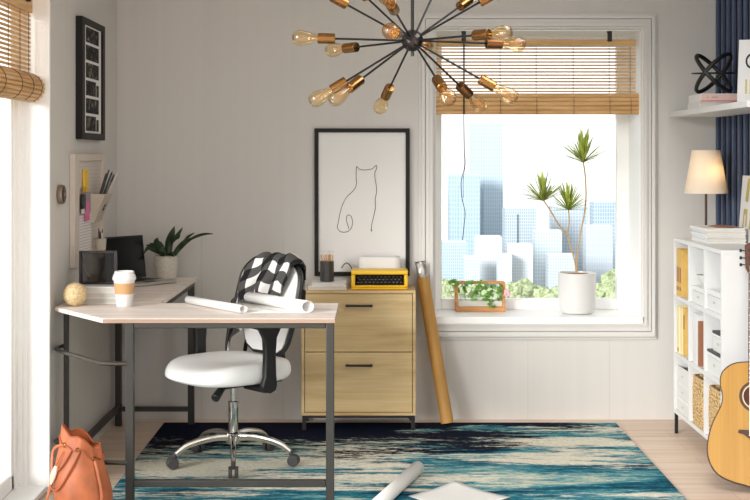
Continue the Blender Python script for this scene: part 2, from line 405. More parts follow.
# ------------------------------------------------------------------ geometry builder
ORG = {}
class MB:
    def __init__(self):
        self.bm = bmesh.new()
    def quadbox(self, p):
        v = [self.bm.verts.new(q) for q in p]
        for f in ((0, 3, 2, 1), (4, 5, 6, 7), (0, 1, 5, 4), (1, 2, 6, 5), (2, 3, 7, 6), (3, 0, 4, 7)):
            self.bm.faces.new([v[i] for i in f])
        return self
    def box(self, x0, x1, y0, y1, z0, z1):
        return self.quadbox([(x0, y0, z0), (x1, y0, z0), (x1, y1, z0), (x0, y1, z0), (x0, y0, z1), (x1, y0, z1), (x1, y1, z1), (x0, y1, z1)])
    def face(self, pts):
        self.bm.faces.new([self.bm.verts.new(p) for p in pts]); return self
    def prism(self, pts, off):
        """polygon PTS (3-D, planar) swept by vector OFF"""
        off = Vector(off)
        a = [self.bm.verts.new(p) for p in pts]; b = [self.bm.verts.new(Vector(p) + off) for p in pts]
        n = len(pts)
        self.bm.faces.new(a[::-1]); self.bm.faces.new(b)
        for i in range(n):
            self.bm.faces.new((a[i], a[(i + 1) % n], b[(i + 1) % n], b[i]))
        return self
    def loft(self, rings, cap0=True, cap1=True, closed=True):
        vs = [[self.bm.verts.new(p) for p in r] for r in rings]
        n = len(vs[0])
        for i in range(len(vs) - 1):
            for j in range(n if closed else n - 1):
                k = (j + 1) % n
                self.bm.faces.new((vs[i][j], vs[i][k], vs[i + 1][k], vs[i + 1][j]))
        if cap0: self.bm.faces.new(vs[0][::-1])
        if cap1: self.bm.faces.new(vs[-1])
        return self
    def tube(self, pts, r, res=8, closed=False, caps=True, aspect=1.0, up=None):
        pts = [Vector(p) for p in pts]; n = len(pts)
        rr = r if isinstance(r, (list, tuple)) else [r] * n
        rings = []; nrm = None
        for i, p in enumerate(pts):
            if closed: t = pts[(i + 1) % n] - pts[i - 1]
            else: t = pts[min(i + 1, n - 1)] - pts[max(i - 1, 0)]
            if t.length < 1e-9: t = Vector((0, 0, 1))
            t.normalize()
            if nrm is None:
                a = Vector(up) if up else (Vector((0, 0, 1)) if abs(t.z) < 0.9 else Vector((1, 0, 0)))
                nrm = (a - t * a.dot(t)).normalized()
            else:
                if up: nrm = Vector(up)
                nrm = (nrm - t * nrm.dot(t))
                nrm = nrm.normalized() if nrm.length > 1e-6 else t.orthogonal().normalized()
            bn = t.cross(nrm)
            rings.append([p + (nrm * math.cos(2 * PI * k / res) + bn * math.sin(2 * PI * k / res) * aspect) * rr[i] for k in range(res)])
        if closed:
            rings.append(rings[0])
            vs = [[self.bm.verts.new(q) for q in ring] for ring in rings[:-1]]; vs.append(vs[0])
            for i in range(n):
                for j in range(res):
                    k = (j + 1) % res
                    self.bm.faces.new((vs[i][j], vs[i][k], vs[i + 1][k], vs[i + 1][j]))
            return self
        return self.loft(rings, caps, caps)
    def cyl(self, a, b, r, r2=None, res=20, caps=True):
        return self.tube([a, b], [r, r if r2 is None else r2], res, caps=caps)
    def lathe(self, prof, c=(0, 0, 0), res=28, axis=None, cap0=True, cap1=True):
        """profile of (radius, height) turned about the vertical (or AXIS) through C"""
        c = Vector(c); q = Vector((0, 0, 1)).rotation_difference(Vector(axis).normalized()) if axis is not None else None
        rings = []
        for r, h in prof:
            ring = []
            for k in range(res):
                v = Vector((max(r, 1e-4) * math.cos(2 * PI * k / res), max(r, 1e-4) * math.sin(2 * PI * k / res), h))
                if q: v = q @ v
                ring.append(c + v)
            rings.append(ring)
        return self.loft(rings, cap0, cap1)
    def sphere(self, c, r, res=20, sc=(1, 1, 1)):
        prof = []
        n = res // 2
        rings = []
        for i in range(n + 1):
            a = -PI / 2 + PI * i / n
            rings.append([Vector(c) + Vector((max(math.cos(a), 1e-3) * r * sc[0] * math.cos(2 * PI * k / res), max(math.cos(a), 1e-3) * r * sc[1] * math.sin(2 * PI * k / res), math.sin(a) * r * sc[2])) for k in range(res)])
        return self.loft(rings)
    def build(self, name, material, parent=None, bevel=0.0, seg=2, smooth=35, local=False, loc=None, mods=None):
        bm = self.bm
        bmesh.ops.recalc_face_normals(bm, faces=bm.faces)
        org = Vector((0, 0, 0))
        if parent is not None and not local: org = ORG.get(parent.name, Vector((0, 0, 0)))
        if parent is None and loc is not None: org = Vector(loc)
        if org.length:
            bmesh.ops.translate(bm, verts=bm.verts, vec=-org)
        me = bpy.data.meshes.new(name); bm.to_mesh(me); bm.free()
        if smooth:
            for p in me.polygons: p.use_smooth = True
            me.set_sharp_from_angle(angle=math.radians(smooth))
        if material is not None:
            for mm in (material if isinstance(material, (list, tuple)) else [material]): me.materials.append(mm)
        o = bpy.data.objects.new(name, me); COL.objects.link(o)
        if parent is not None:
            o.parent = parent; ORG[o.name] = ORG.get(parent.name, Vector((0, 0, 0)))
        else:
            o.location = org; ORG[o.name] = org
        if bevel:
            b = o.modifiers.new('edge', 'BEVEL'); b.width = bevel; b.segments = seg; b.limit_method = 'ANGLE'; b.angle_limit = math.radians(40)
        for k in (mods or []):
            d = o.modifiers.new(k[0], k[1])
            for a, v in k[2].items(): setattr(d, a, v)
        return o

def tag(o, label=None, cat=None, group=None, kind=None):
    if label: o['label'] = label
    if cat: o['category'] = cat
    if group: o['group'] = group
    if kind: o['kind'] = kind
    return o

def thing(name, loc, label, cat, group=None, rz=0.0, kind=None):
    o = bpy.data.objects.new(name, None); COL.objects.link(o)
    o.empty_display_size = 0.05
    o.location = loc; o.rotation_euler = (0, 0, rz)
    ORG[o.name] = Vector(loc)
    return tag(o, label, cat, group, kind)

def copy_tree(o, parent=None):
    c = o.copy(); COL.objects.link(c); c.parent = parent
    ORG[c.name] = ORG.get(parent.name if parent else o.name, Vector((0, 0, 0)))
    for ch in [k for k in bpy.data.objects if k.parent == o]:
        copy_tree(ch, c)
    return c

def crom(pts, n=8, closed=False):
    """smooth curve through points"""
    pts = [Vector(p) for p in pts]; out = []
    N = len(pts)
    rng = range(N) if closed else range(N - 1)
    for i in rng:
        if closed: p0, p1, p2, p3 = pts[i - 1], pts[i], pts[(i + 1) % N], pts[(i + 2) % N]
        else: p0, p1, p2, p3 = pts[max(i - 1, 0)], pts[i], pts[i + 1], pts[min(i + 2, N - 1)]
        for k in range(n):
            t = k / n
            out.append(0.5 * ((2 * p1) + (p2 - p0) * t + (2 * p0 - 5 * p1 + 4 * p2 - p3) * t * t + (3 * p1 - p0 - 3 * p2 + p3) * t ** 3))
    if not closed: out.append(pts[-1])
    return out

def text_mesh(s, size, extrude=0.0008):
    c = bpy.data.curves.new('lettering', 'FONT'); c.body = s; c.size = size; c.extrude = extrude
    o = bpy.data.objects.new('lettering_tmp', c); COL.objects.link(o)
    dg = bpy.context.evaluated_depsgraph_get(); me = bpy.data.meshes.new_from_object(o.evaluated_get(dg))
    bpy.data.objects.remove(o)
    return me

# ================================================================== ROOM SHELL
YB, XL, XR, ZC = 7.33, -1.425, 1.975, 2.75
YN = -0.6                                      # near end of the room, behind the camera
WX0, WX1, WZ0, WZ1 = 0.369, 1.525, 0.583, 2.196   # back window opening
LY0, LY1, LZ0, LZ1 = 0.5, 5.735, 0.03, 2.66        # left window opening

def S(name, mb, m, parent=None, **k):
    o = mb.build(name, m, parent, **k)
    if parent is None: o['kind'] = 'structure'
    return o

S('floor', MB().box(XL - 0.35, XR + 0.3, YN, YB + 0.4, -0.12, 0), M['floor'], smooth=0)
S('ceiling', MB().box(XL - 0.35, XR + 0.3, YN, YB + 0.4, ZC, ZC + 0.12), M['ceiling'], smooth=0)
b = MB()
T = 0.34
b.box(XL - 0.15, WX0, YB, YB + T, 0, ZC); b.box(WX1, XR + 0.15, YB, YB + T, 0, ZC)
b.box(WX0, WX1, YB, YB + T, 0, WZ0 - 0.001); b.box(WX0, WX1, YB, YB + T, WZ1, ZC)
S('wall_back', b, M['wall_back'], smooth=0)
b = MB()
b.box(XL - 0.15, XL, LY1, YB, 0, ZC); b.box(XL - 0.15, XL, YN, LY0, 0, ZC)
b.box(XL - 0.15, XL, LY0, LY1, 0, LZ0); b.box(XL - 0.15, XL, LY0, LY1, LZ1, ZC)
S('wall_left', b, M['wall_left'], smooth=0)
S('wall_right', MB().box(XR, XR + 0.15, YN, YB, 0, ZC), M['wall'], smooth=0)

# navy slatted panel over the right wall
b = MB(); b.box(XR - 0.012, XR - 0.0005, 4.2, YB - 0.001, 0.0, ZC - 0.002)
o = S('trim_1', b, M['navy_dark'], smooth=0)
b = MB(); y = YB - 0.012
while y > 4.3:
    b.box(XR - 0.030, XR - 0.012, y - 0.030, y, 0.001, ZC - 0.003); y -= 0.108
tag(b.build('slat', M['navy'], o, smooth=0, bevel=0.003), 'blue-grey upright slats')

# back window: stepped casing, sill, frame, glass
w1 = thing('window_1', (0.947, YB, WZ0), None, None, kind='structure')
def casing(ax0, ax1, az0, az1, bx0, bx1, bz0, bz1, d):
    """rectangular ring between an outer and an inner rectangle, standing D proud of the wall"""
    m = MB()
    m.box(ax0, bx0, YB - d, YB - 0.0005, az0, az1); m.box(bx1, ax1, YB - d, YB - 0.0005, az0, az1)
    m.box(bx0, bx1, YB - d, YB - 0.0005, az0, bz0); m.box(bx0, bx1, YB - d, YB - 0.0005, bz1, az1)
    return m
OX0, OX1, OZ0, OZ1 = 0.275, 1.616, 0.452, 2.292
steps = [(0.0, 0.010), (0.014, 0.030), (0.034, 0.014), (0.038, 0.030), (0.060, 0.040), (0.078, 0.020), (0.0905, None)]
b = MB()
for (i0, d), (i1, _) in zip(steps[:-1], steps[1:]):
    m = casing(OX0 + i0, OX1 - i0, OZ0 + i0 * 1.35, OZ1 - i0, OX0 + i1, OX1 - i1, OZ0 + i1 * 1.35, OZ1 - i1, d)
    tmp = bpy.data.meshes.new('t'); m.bm.to_mesh(tmp); m.bm.free(); b.bm.from_mesh(tmp); bpy.data.meshes.remove(tmp)
S('casing', b, M['trim'], w1, smooth=0)
S('sill', MB().box(WX0 - 0.03, WX1 + 0.008, YB - 0.045, YB + 0.33, WZ0 - 0.042, WZ0), M['white_frame'], w1, bevel=0.006)
b = MB()   # reveal boards
b.box(WX0, WX0 + 0.004, YB, YB + 0.33, WZ0, WZ1); b.box(WX1 - 0.004, WX1, YB, YB + 0.33, WZ0, WZ1); b.box(WX0, WX1, YB, YB + 0.33, WZ1 - 0.004, WZ1)
S('reveal', b, M['white_frame'], w1, smooth=0)
FY = YB + 0.315
b = MB()
gx0, gx1, gz0, gz1 = 0.4217, 1.452, 0.646, 2.13
b.box(WX0, gx0, FY, FY + 0.06, WZ0, WZ1); b.box(gx1, WX1, FY, FY + 0.06, WZ0, WZ1)
b.box(gx0, gx1, FY, FY + 0.06, WZ0, gz0); b.box(gx0, gx1, FY, FY + 0.06, gz1, WZ1)
S('frame', b, M['white_frame'], w1, smooth=0, bevel=0.006)
S('pane', MB().face([(gx0, FY + 0.04, gz0), (gx1, FY + 0.04, gz0), (gx1, FY + 0.04, gz1), (gx0, FY + 0.04, gz1)]), M['glass'], w1, smooth=0)

# left window: tall, down to the floor
w2 = thing('window_2', (XL, 4.0, LZ0), None, None, kind='structure')
b = MB()
b.box(XL - 0.004, XL + 0.012, LY1 - 0.004, LY1 + 0.016, 0, LZ1 + 0.05)
b.box(XL - 0.004, XL + 0.012, LY0 - 0.016, LY0 + 0.004, 0, LZ1 + 0.05); b.box(XL - 0.004, XL + 0.012, LY0, LY1, LZ1, LZ1 + 0.05)
S('casing', b, M['white_frame'], w2, smooth=0, bevel=0.003)
b = MB()
b.box(XL - 0.13, XL, LY1 - 0.006, LY1 - 0.001, LZ0, LZ1); b.box(XL - 0.13, XL, LY0 + 0.001, LY0 + 0.006, LZ0, LZ1)
b.box(XL - 0.10, XL - 0.082, LY1 - 0.018, LY1 - 0.006, LZ0, LZ1)
b.box(XL - 0.13, XL - 0.1, LY1 - 0.03, LY1 - 0.006, LZ0, LZ1)
b.box(XL - 0.13, XL, LY0, LY1, LZ1 - 0.004, LZ1)
S('reveal', b, M['white_frame'], w2, smooth=0)
S('sill', MB().box(XL - 0.13, XL + 0.004, LY0, LY1, LZ0 - 0.02, LZ0 + 0.002), M['white_frame'], w2, smooth=0, bevel=0.003)
fx = XL - 0.128
b = MB()
ly1 = 5.633
b.box(fx - 0.05, fx, ly1, LY1, LZ0, LZ1); b.box(fx - 0.05, fx, LY0, LY0 + 0.1, LZ0, LZ1)
b.box(fx - 0.05, fx, LY0, LY1, LZ0, 0.10); b.box(fx - 0.05, fx, LY0, LY1, LZ1 - 0.09, LZ1)
for yy in (4.5, 2.5): b.box(fx - 0.05, fx, yy - 0.04, yy + 0.04, LZ0, LZ1)
S('frame', b, M['white_frame'], w2, smooth=0, bevel=0.008)
b = MB(); b.box(fx - 0.002, fx + 0.008, ly1 + 0.03, LY1 - 0.02, LZ0 + 0.002, LZ1)
S('stop', b, M['white_frame'], w2, smooth=0, bevel=0.002)
S('pane', MB().face([(fx - 0.03, LY0, LZ0), (fx - 0.03, LY1, LZ0), (fx - 0.03, LY1, LZ1), (fx - 0.03, LY0, LZ1)]), M['glass'], w2, smooth=0)

# ================================================================== BLINDS
def cord_tube(p, r=0.0022): return MB().tube(p, r, 6)
bl = thing('bamboo_blind', (0.94, 7.375, 2.19), 'bamboo slat blind half rolled up over the back window with the skyline', 'blind')
BY = 7.378
bx0, bx1 = 0.375, 1.508
MB().box(bx0, bx1, BY - 0.012, BY + 0.012, 2.108, 2.146).build('head_rail', M['bamboo'], bl, bevel=0.003)
b = MB(); z = 2.098
while z > 1.845:
    b.box(bx0, bx1, BY - 0.003, BY + 0.003, z - 0.0095, z); z -= 0.0186
b.build('slats', M['bamboo'], bl, smooth=0)
b = MB()
for k, (z, r) in enumerate(((1.829, 0.0115), (1.806, 0.0125), (1.782, 0.013), (1.757, 0.013), (1.733, 0.0125))):
    b.tube([(bx0 - 0.003, BY - 0.012 - r * 0.5, z), (bx1 + 0.014, BY - 0.012 - r * 0.5, z)], r, 10, aspect=0.8)
b.build('rolled_bundle', M['bamboo'], bl)
for px in (536, 573, 609, 630, 500):
    x = (px - CX) * BY / F
    cord_tube([(x, BY - 0.006, 2.14), (x, BY - 0.006, 1.84), (x, BY - 0.034, 1.80), (x, BY - 0.034, 1.722)], 0.0013).build('lift_cord', M['brownpen'], bl)
for px in (463.5, 609):
    x = (px - CX) * BY / F
    b = MB().box(x - 0.012, x + 0.012, BY - 0.03, BY - 0.012, 2.146 - 0.012, 2.196); b.box(x - 0.012, x + 0.012, BY - 0.03, BY + 0.01, 2.186, 2.196)
    b.build('bracket', M['black_metal'], bl, bevel=0.002)
x = (463.5 - CX) * BY / F
b = cord_tube([(x, BY - 0.035, 2.16), (x, BY - 0.036, 1.72)], 0.0045)
p = [at(463.6, 115, BY - .04), at(464, 150, BY - .045), at(464.5, 166, BY - .05), at(461.2, 182, BY - .055), at(462, 198, BY - .05), at(465, 212, BY - .05), at(464, 226, BY - .05), at(462.5, 240, BY - .05)]
b.tube(crom(p, 6), 0.0022, 6)
p = [at(465.0, 115, BY - .04), at(464.9, 150, BY - .045), at(465.4, 164, BY - .05), at(463.2, 180, BY - .055), at(463.2, 198, BY - .05)]
b.tube(crom(p, 6), 0.0016, 6)
tag(b.build('pull_cord', M['black'], bl), 'dark hanging pull cord')

bl2 = thing('bamboo_blind', (-1.49, 5.0, 2.3), 'bamboo blind rolled up in a fat roll over the tall side window', 'blind')
LX = -1.492; ya, yb = 4.55, 5.705
MB().box(LX - 0.012, LX + 0.012, ya, yb, 2.11, 2.17).build('head_rail', M['bamboo'], bl2, bevel=0.003)
b = MB(); z = 2.104
while z > 1.845:
    b.box(LX - 0.003, LX + 0.003, ya, yb, z - 0.0105, z); z -= 0.0195
b.build('slats', M['bamboo'], bl2, smooth=0)
b = MB()
for k in range(15):
    a = -2.0 + 4.6 * k / 14
    cx_, cz_ = LX + 0.004 + 0.052 * math.cos(a), 1.782 + 0.054 * math.sin(a)
    b.tube([(cx_, ya, cz_), (cx_, yb + 0.012, cz_)], 0.0085, 8)
b.tube([(LX + 0.004, ya, 1.782), (LX + 0.004, yb + 0.010, 1.782)], 0.047, 20)
b.build('rolled_bundle', M['bamboo'], bl2)
for yy in (5.66, 5.52, 5.34, 5.1):
    a = [(LX + 0.006, yy, 2.17), (LX + 0.006, yy, 1.845)] + [(LX + 0.004 + 0.062 * math.cos(t), yy, 1.782 + 0.064 * math.sin(t)) for t in (1.2, 0.8, 0.4, 0, -0.4, -0.8, -1.2)]
    cord_tube(a, 0.0014).build('lift_cord', M['brownpen'], bl2)
for yy in (5.6, 4.7):
    b = MB().box(LX + 0.012, LX + 0.03, yy - 0.012, yy + 0.012, 2.15, 2.24); b.box(LX - 0.01, LX + 0.03, yy - 0.012, yy + 0.012, 2.225, 2.24)
    b.build('bracket', M['black_metal'], bl2, bevel=0.002)
MB().box(LX - 0.012, LX + 0.012, ya, yb, 2.17, 2.65).build('valance', M['bamboo'], bl2, smooth=0)

# ================================================================== CITY OUTSIDE
GZ = -66.0
S('ground', MB().box(-900, 1200, 60, 770, GZ - 2, GZ), mat('city ground', (120, 126, 120), 0.9), smooth=0)
def tower(px0, px1, ytop, Y, dep, c1, c2, w, h, label, extras=(), side=None):
    a = at(px0, ytop, Y); c = at(px1, ytop, Y)
    c1 = tuple(255 - (255 - v) * 0.78 for v in c1); c2 = tuple(255 - (255 - v) * 0.72 for v in c2)  # facade colours lightened to paint distance haze into them
    m = tower_material('tower facade', c1, c2, w, h)
    t = thing('office_tower', ((a.x + c.x) / 2, Y + dep / 2, GZ), label, 'building')
    MB().box(a.x, c.x, Y, Y + dep, GZ, a.z).build('facade', m, t, smooth=0)
    mr = mat('roof cap', c2, 0.8)
    MB().box(a.x + 0.3, c.x - 0.3, Y + 0.3, Y + dep - 0.3, a.z, a.z + 0.8).build('roof', mr, t, smooth=0)
    for (q0, q1, yt, yb_, kind) in extras:
        u = at(q0, yt, Y); v = at(q1, yb_, Y)
        MB().box(u.x + 0.12, v.x - 0.12, Y - (1.5 if kind == 'wing' else -2), Y + dep * 0.7, GZ if kind == 'wing' else a.z, u.z).build(kind, m, t, smooth=0)
    return t
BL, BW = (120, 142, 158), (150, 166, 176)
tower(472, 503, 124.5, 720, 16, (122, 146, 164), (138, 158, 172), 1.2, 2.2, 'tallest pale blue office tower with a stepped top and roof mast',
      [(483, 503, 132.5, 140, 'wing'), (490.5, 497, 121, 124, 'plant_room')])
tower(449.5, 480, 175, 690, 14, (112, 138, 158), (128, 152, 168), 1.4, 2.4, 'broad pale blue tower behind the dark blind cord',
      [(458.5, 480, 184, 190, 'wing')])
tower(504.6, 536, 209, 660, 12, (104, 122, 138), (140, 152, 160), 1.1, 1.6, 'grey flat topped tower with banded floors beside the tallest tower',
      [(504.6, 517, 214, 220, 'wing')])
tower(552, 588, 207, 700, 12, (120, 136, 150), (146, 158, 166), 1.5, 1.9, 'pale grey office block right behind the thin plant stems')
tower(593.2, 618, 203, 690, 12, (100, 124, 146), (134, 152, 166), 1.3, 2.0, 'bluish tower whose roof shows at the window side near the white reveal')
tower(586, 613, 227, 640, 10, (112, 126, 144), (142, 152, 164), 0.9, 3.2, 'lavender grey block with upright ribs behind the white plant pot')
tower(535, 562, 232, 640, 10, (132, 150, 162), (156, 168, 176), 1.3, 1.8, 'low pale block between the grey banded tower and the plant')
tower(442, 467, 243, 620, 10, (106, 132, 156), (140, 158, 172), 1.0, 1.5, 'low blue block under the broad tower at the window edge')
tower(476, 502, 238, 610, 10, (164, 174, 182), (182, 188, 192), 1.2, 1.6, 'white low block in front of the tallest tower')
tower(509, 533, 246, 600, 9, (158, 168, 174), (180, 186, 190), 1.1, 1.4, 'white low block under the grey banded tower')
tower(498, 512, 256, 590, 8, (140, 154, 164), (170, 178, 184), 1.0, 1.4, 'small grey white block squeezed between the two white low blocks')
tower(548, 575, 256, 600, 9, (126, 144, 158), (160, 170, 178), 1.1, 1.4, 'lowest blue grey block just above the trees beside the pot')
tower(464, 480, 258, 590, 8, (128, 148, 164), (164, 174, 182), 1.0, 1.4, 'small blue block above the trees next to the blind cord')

M['crown'] = mat('outdoor foliage', (146, 156, 122), 0.9, var=0.14, scale=(0.9, 0.9, 0.9), spec=0.1)
M['trunk'] = mat('outdoor trunk', (104, 92, 78), 0.9)
def tree(px, ytop, Y, rad, label):
    top = at(px, ytop, Y); base = Vector((top.x, Y, GZ))
    t = thing('tree', base, label, 'tree', 'trees below the towers')
    ztop = top.z
    MB().cyl((base.x, Y, GZ), (base.x, Y, ztop - rad), 0.5, 0.3, 8).build('trunk', M['trunk'], t)
    b = MB()
    for k in range(26):
        th = random.uniform(0, 2 * PI); ph = random.uniform(-0.4, 1.2); rr = rad * random.uniform(0.5, 0.85)
        c = Vector((base.x + rr * math.cos(th) * math.cos(ph) * 1.15, Y + rr * math.sin(th) * math.cos(ph), ztop - rad * 1.1 + rr * math.sin(ph) * 0.95))
        q = rad * random.uniform(0.26, 0.4)
        s0 = len(b.bm.verts); b.sphere(c, q, 8)
        b.bm.verts.ensure_lookup_table()
        for v in b.bm.verts[s0:]: v.co += Vector((random.uniform(-1, 1), random.uniform(-1, 1), random.uniform(-1, 1))) * q * 0.22
    # fill down to the ground
    b.sphere((base.x, Y, ztop - rad * 1.5), rad * 0.95, 12, (1.1, 1, 1.2))
    b.build('crown', M['crown'], t, smooth=0)
tlist = [(440, 284, 500, 6.5), (452, 277, 520, 7.5), (468, 284, 505, 6), (482, 282, 515, 6), (497, 285, 500, 6), (511, 281, 520, 7), (524, 278, 515, 7.5),
         (537, 283, 500, 6.5), (552, 284, 510, 6.5), (566, 285, 500, 6), (583, 284, 515, 6.5), (597, 284, 500, 6), (606, 279, 520, 6.5), (616, 270, 530, 8)]
tlab = ['tree whose crown peeps past the window edge by the kraft tube', 'round pale tree crown above the wooden planter corner', 'tree crown behind the leafy planter end',
        'tree crown seen over the planter middle', 'tree crown seen just above the pink flower', 'tree crown just beside the planter with the pink flower',
        'rounded tree crown in the gap between planter and pot', 'second tree crown from the pot in the gap beside the planter', 'tree crown touching the pot outline',
        'tree crown mostly hidden behind the white pot', 'tree crown behind the pot rim', 'low tree crown just past the white pot', 'tree crown between the pot and the tallest outer tree',
        'tallest tree crown rising at the window frame beyond the pot']
for k_, (a, l) in enumerate(zip(tlist, tlab)): tree(a[0], a[1], (474, 502, 530, 558)[k_ % 4], a[3], l)

# the rest of the city and of the trees, to both sides of what the window shows from here
rs = random.Random(11)
b = MB(); px = -330.0
while px < 1500:
    w = rs.uniform(22, 38)
    if not (428 < px + w and px < 632):
        Yk = rs.choice((610, 640, 670, 700)); p0, p1 = at(px, rs.choice((176, 196, 208, 222, 236, 248, 256)), Yk), at(px + w - 2, 200, Yk)
        b.box(p0.x, p1.x, Yk, Yk + 12, GZ, p0.z)
    px += w
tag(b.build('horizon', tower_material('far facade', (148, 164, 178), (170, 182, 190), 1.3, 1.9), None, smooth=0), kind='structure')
b = MB(); px = -330.0
while px < 1500:
    if not (402 < px < 664):
        p0 = at(px, rs.uniform(277, 285), 520); b.sphere((p0.x, 520 + rs.uniform(-14, 14), p0.z - 7), 7.0, 10, (1.1, 1, 1)); b.sphere((p0.x + 3, 512, p0.z - 12), 8.0, 10, (1.2, 1, 1))
    px += 13
for v in b.bm.verts: v.co += Vector((rs.uniform(-1, 1), rs.uniform(-1, 1), rs.uniform(-1, 1))) * 0.9
tag(b.build('treeline', M['crown'], None, smooth=0), 'pale treeline below the towers beside the window view', 'trees', kind='stuff')

# ================================================================== RUG
rug = MB()
RX0, RX1, RY0 = -1.142, 1.362, 4.16
n = 40
rug.box(RX0, RX1, RY0, RUG_FAR, 0.0005, 0.009)
rug = rug.build('area_rug', M['rug'], None, loc=(0, RUG_FAR, 0), bevel=0.003)
tag(rug, 'teal, navy and cream abstract streaked area rug on the wooden floor', 'rug')

# ================================================================== DESK
H = 0.81
desk = thing('corner_desk', (-0.9, 6.2, 0), 'L-shaped corner desk with whitewashed top and dark metal frame', 'desk')
dp = [(-1.407, 7.227), (-0.963, 7.227), (-0.963, 5.966), (-0.145, 5.966), (-0.145, 5.39), (-1.111, 5.39), (-1.407, 5.806)]
MB().prism([(x, y, H - 0.019) for x, y in dp], (0, 0, 0.019)).build('desktop', M['desk_wood'], desk, bevel=0.002)
M['edge'] = mat('desk edge band', (168, 142, 124), 0.5)
b = MB(); b.box(-1.108, -0.1445, 5.3885, 5.3897, H - 0.0185, H - 0.002); b.box(-0.1447, -0.1435, 5.39, 5.966, H - 0.0185, H - 0.002)
b.build('edge_band', M['edge'], desk, smooth=0)
zt = H - 0.0195
lw = 0.034
def leg(x, y, z0=0.0, w=lw):
    return MB().box(x - w / 2, x + w / 2, y - w / 2, y + w / 2, z0, zt).build('leg', M['gray_metal'], desk, bevel=0.003)
rug_t = 0.0092
LEGS = {'fl': (-0.999, 5.412), 'fr': (-0.166, 5.412), 'bl': (-1.385, 7.16), 'br': (-0.985, 7.16), 'wl': (-1.378, 5.9), 'ir': (-0.985, 5.93), 'rr': (-0.166, 5.93)}
for k in ('fl', 'fr', 'br'): leg(*LEGS[k], rug_t)
leg(*LEGS['bl']); leg(*LEGS['wl'], 0, 0.022)
def rail(x0, x1, y0, y1, z0, z1, name='rail'):
    return MB().box(x0, x1, y0, y1, z0, z1).build(name, M['gray_metal'], desk, bevel=0.003)
rail(-0.9815, -0.1835, 5.396, 5.427, zt - 0.022, zt - 0.0005, 'apron_rail')
rail(-0.983, -0.184, 5.397, 5.427, 0.108, 0.137, 'foot_rail')
rail(-1.385, -0.985, 7.146, 7.176, 0.08, 0.105, 'foot_rail')
rail(-1.396, -1.37, 5.911, 7.143, 0.09, 0.12, 'foot_rail')
rail(-1.385, -0.985, 7.146, 7.174, zt - 0.022, zt, 'apron_rail')
rail(-1.396, -1.37, 5.911, 7.143, zt - 0.022, zt, 'apron_rail')
rail(-0.99, -0.966, 5.966, 7.14, zt - 0.022, zt, 'apron_rail')
rail(-0.18, -0.152, 5.43, 5.95, zt - 0.022, zt, 'apron_rail')
for zz in (0.622, 0.21):
    p = [(-1.378, 5.93, zz), (-1.395, 5.90, zz), (-1.402, 5.83, zz), (-1.385, 5.77, zz), (-1.25, 5.58, zz), (-1.14, 5.43, zz), (-1.10, 5.405, zz), (-1.05, 5.40, zz), (-1.01, 5.40, zz)]
    MB().tube(crom(p, 5), 0.0095, 10).build('bent_tube', M['tube_metal'], desk)

# ---- things on the desk
DH = H + 0.0005
cp = at(124.3, 306, 5.83); cx_, cy_ = cp.x, 5.83
cup = thing('coffee_cup', (cx_, cy_, DH), 'white takeaway coffee cup with kraft sleeve on the desk', 'cup')
MB().lathe([(0.033, 0), (0.035, 0.002), (0.0475, 0.125), (0.0485, 0.126)], (cx_, cy_, DH), 32).build('body', M['white'], cup)
MB().lathe([(0.0374, 0.030), (0.0464, 0.106), (0.0457, 0.106), (0.0365, 0.030)], (cx_, cy_, DH), 32, cap0=False, cap1=False).build('sleeve', M['sleeve'], cup)
MB().lathe([(0.0505, 0.118), (0.0525, 0.122), (0.0525, 0.131), (0.050, 0.133), (0.048, 0.143), (0.044, 0.146), (0.0435, 0.156), (0.041, 0.158), (0.0405, 0.154), (0.001, 0.153)], (cx_, cy_, DH), 32).build('lid', M['white_lacquer'], cup)
bp_ = at(74.5, 306.5, 5.83)
b = MB().sphere((bp_.x, 5.84, DH + 0.0525), 0.0535, 28)
o = b.build('woven_ball', M['ball'], None, loc=(bp_.x, 5.84, DH)); tag(o, 'beige woven twine ball on the desk edge beside the books', 'ball')

# stack of three books
by0 = 5.925
blab = ['bottom white book of the stack beside the twine ball', 'middle white book of the stack beside the twine ball', 'top white book of the stack, under the smoked glass frame']
z = DH
M['page'] = mat('page edges', (206, 200, 190), 0.8, var=0.06, scale=(2, 2, 500))
def book(name, x0, x1, y0, y1, z0, z1, cover, label, cat='book', group=None, spine='-y', page=None):
    """lying book: hinged cover with a page block showing on three sides"""
    t = thing(name, ((x0 + x1) / 2, (y0 + y1) / 2, z0), label, cat, group)
    c = min(0.004, (z1 - z0) * 0.15)
    b = MB()
    b.box(x0, x1, y0, y1, z0, z0 + c); b.box(x0, x1, y0, y1, z1 - c, z1)
    if spine == '-y': b.box(x0, x1, y0, y0 + c, z0 + c, z1 - c)
    elif spine == '-x': b.box(x0, x0 + c, y0, y1, z0 + c, z1 - c)
    b.build('cover', cover, t, smooth=0)
    i = 0.004
    if spine == '-y': q = (x0 + i, x1 - i, y0 + c, y1 - i)
    else: q = (x0 + c, x1 - i, y0 + i, y1 - i)
    MB().box(*q, z0 + c, z1 - c).build('pages', page or M['page'], t, smooth=0)
    return t
for k in range(3):
    dx = (0.004, 0.0, -0.004)[k]
    book('book', -1.335 + dx, -1.120 + dx * 2, by0 + 0.004 * k, by0 + 0.27, z, z + 0.0252, M['white'], blab[k], 'book', 'white books under the glass frame', spine='-x')
    z += 0.0256
BT = z
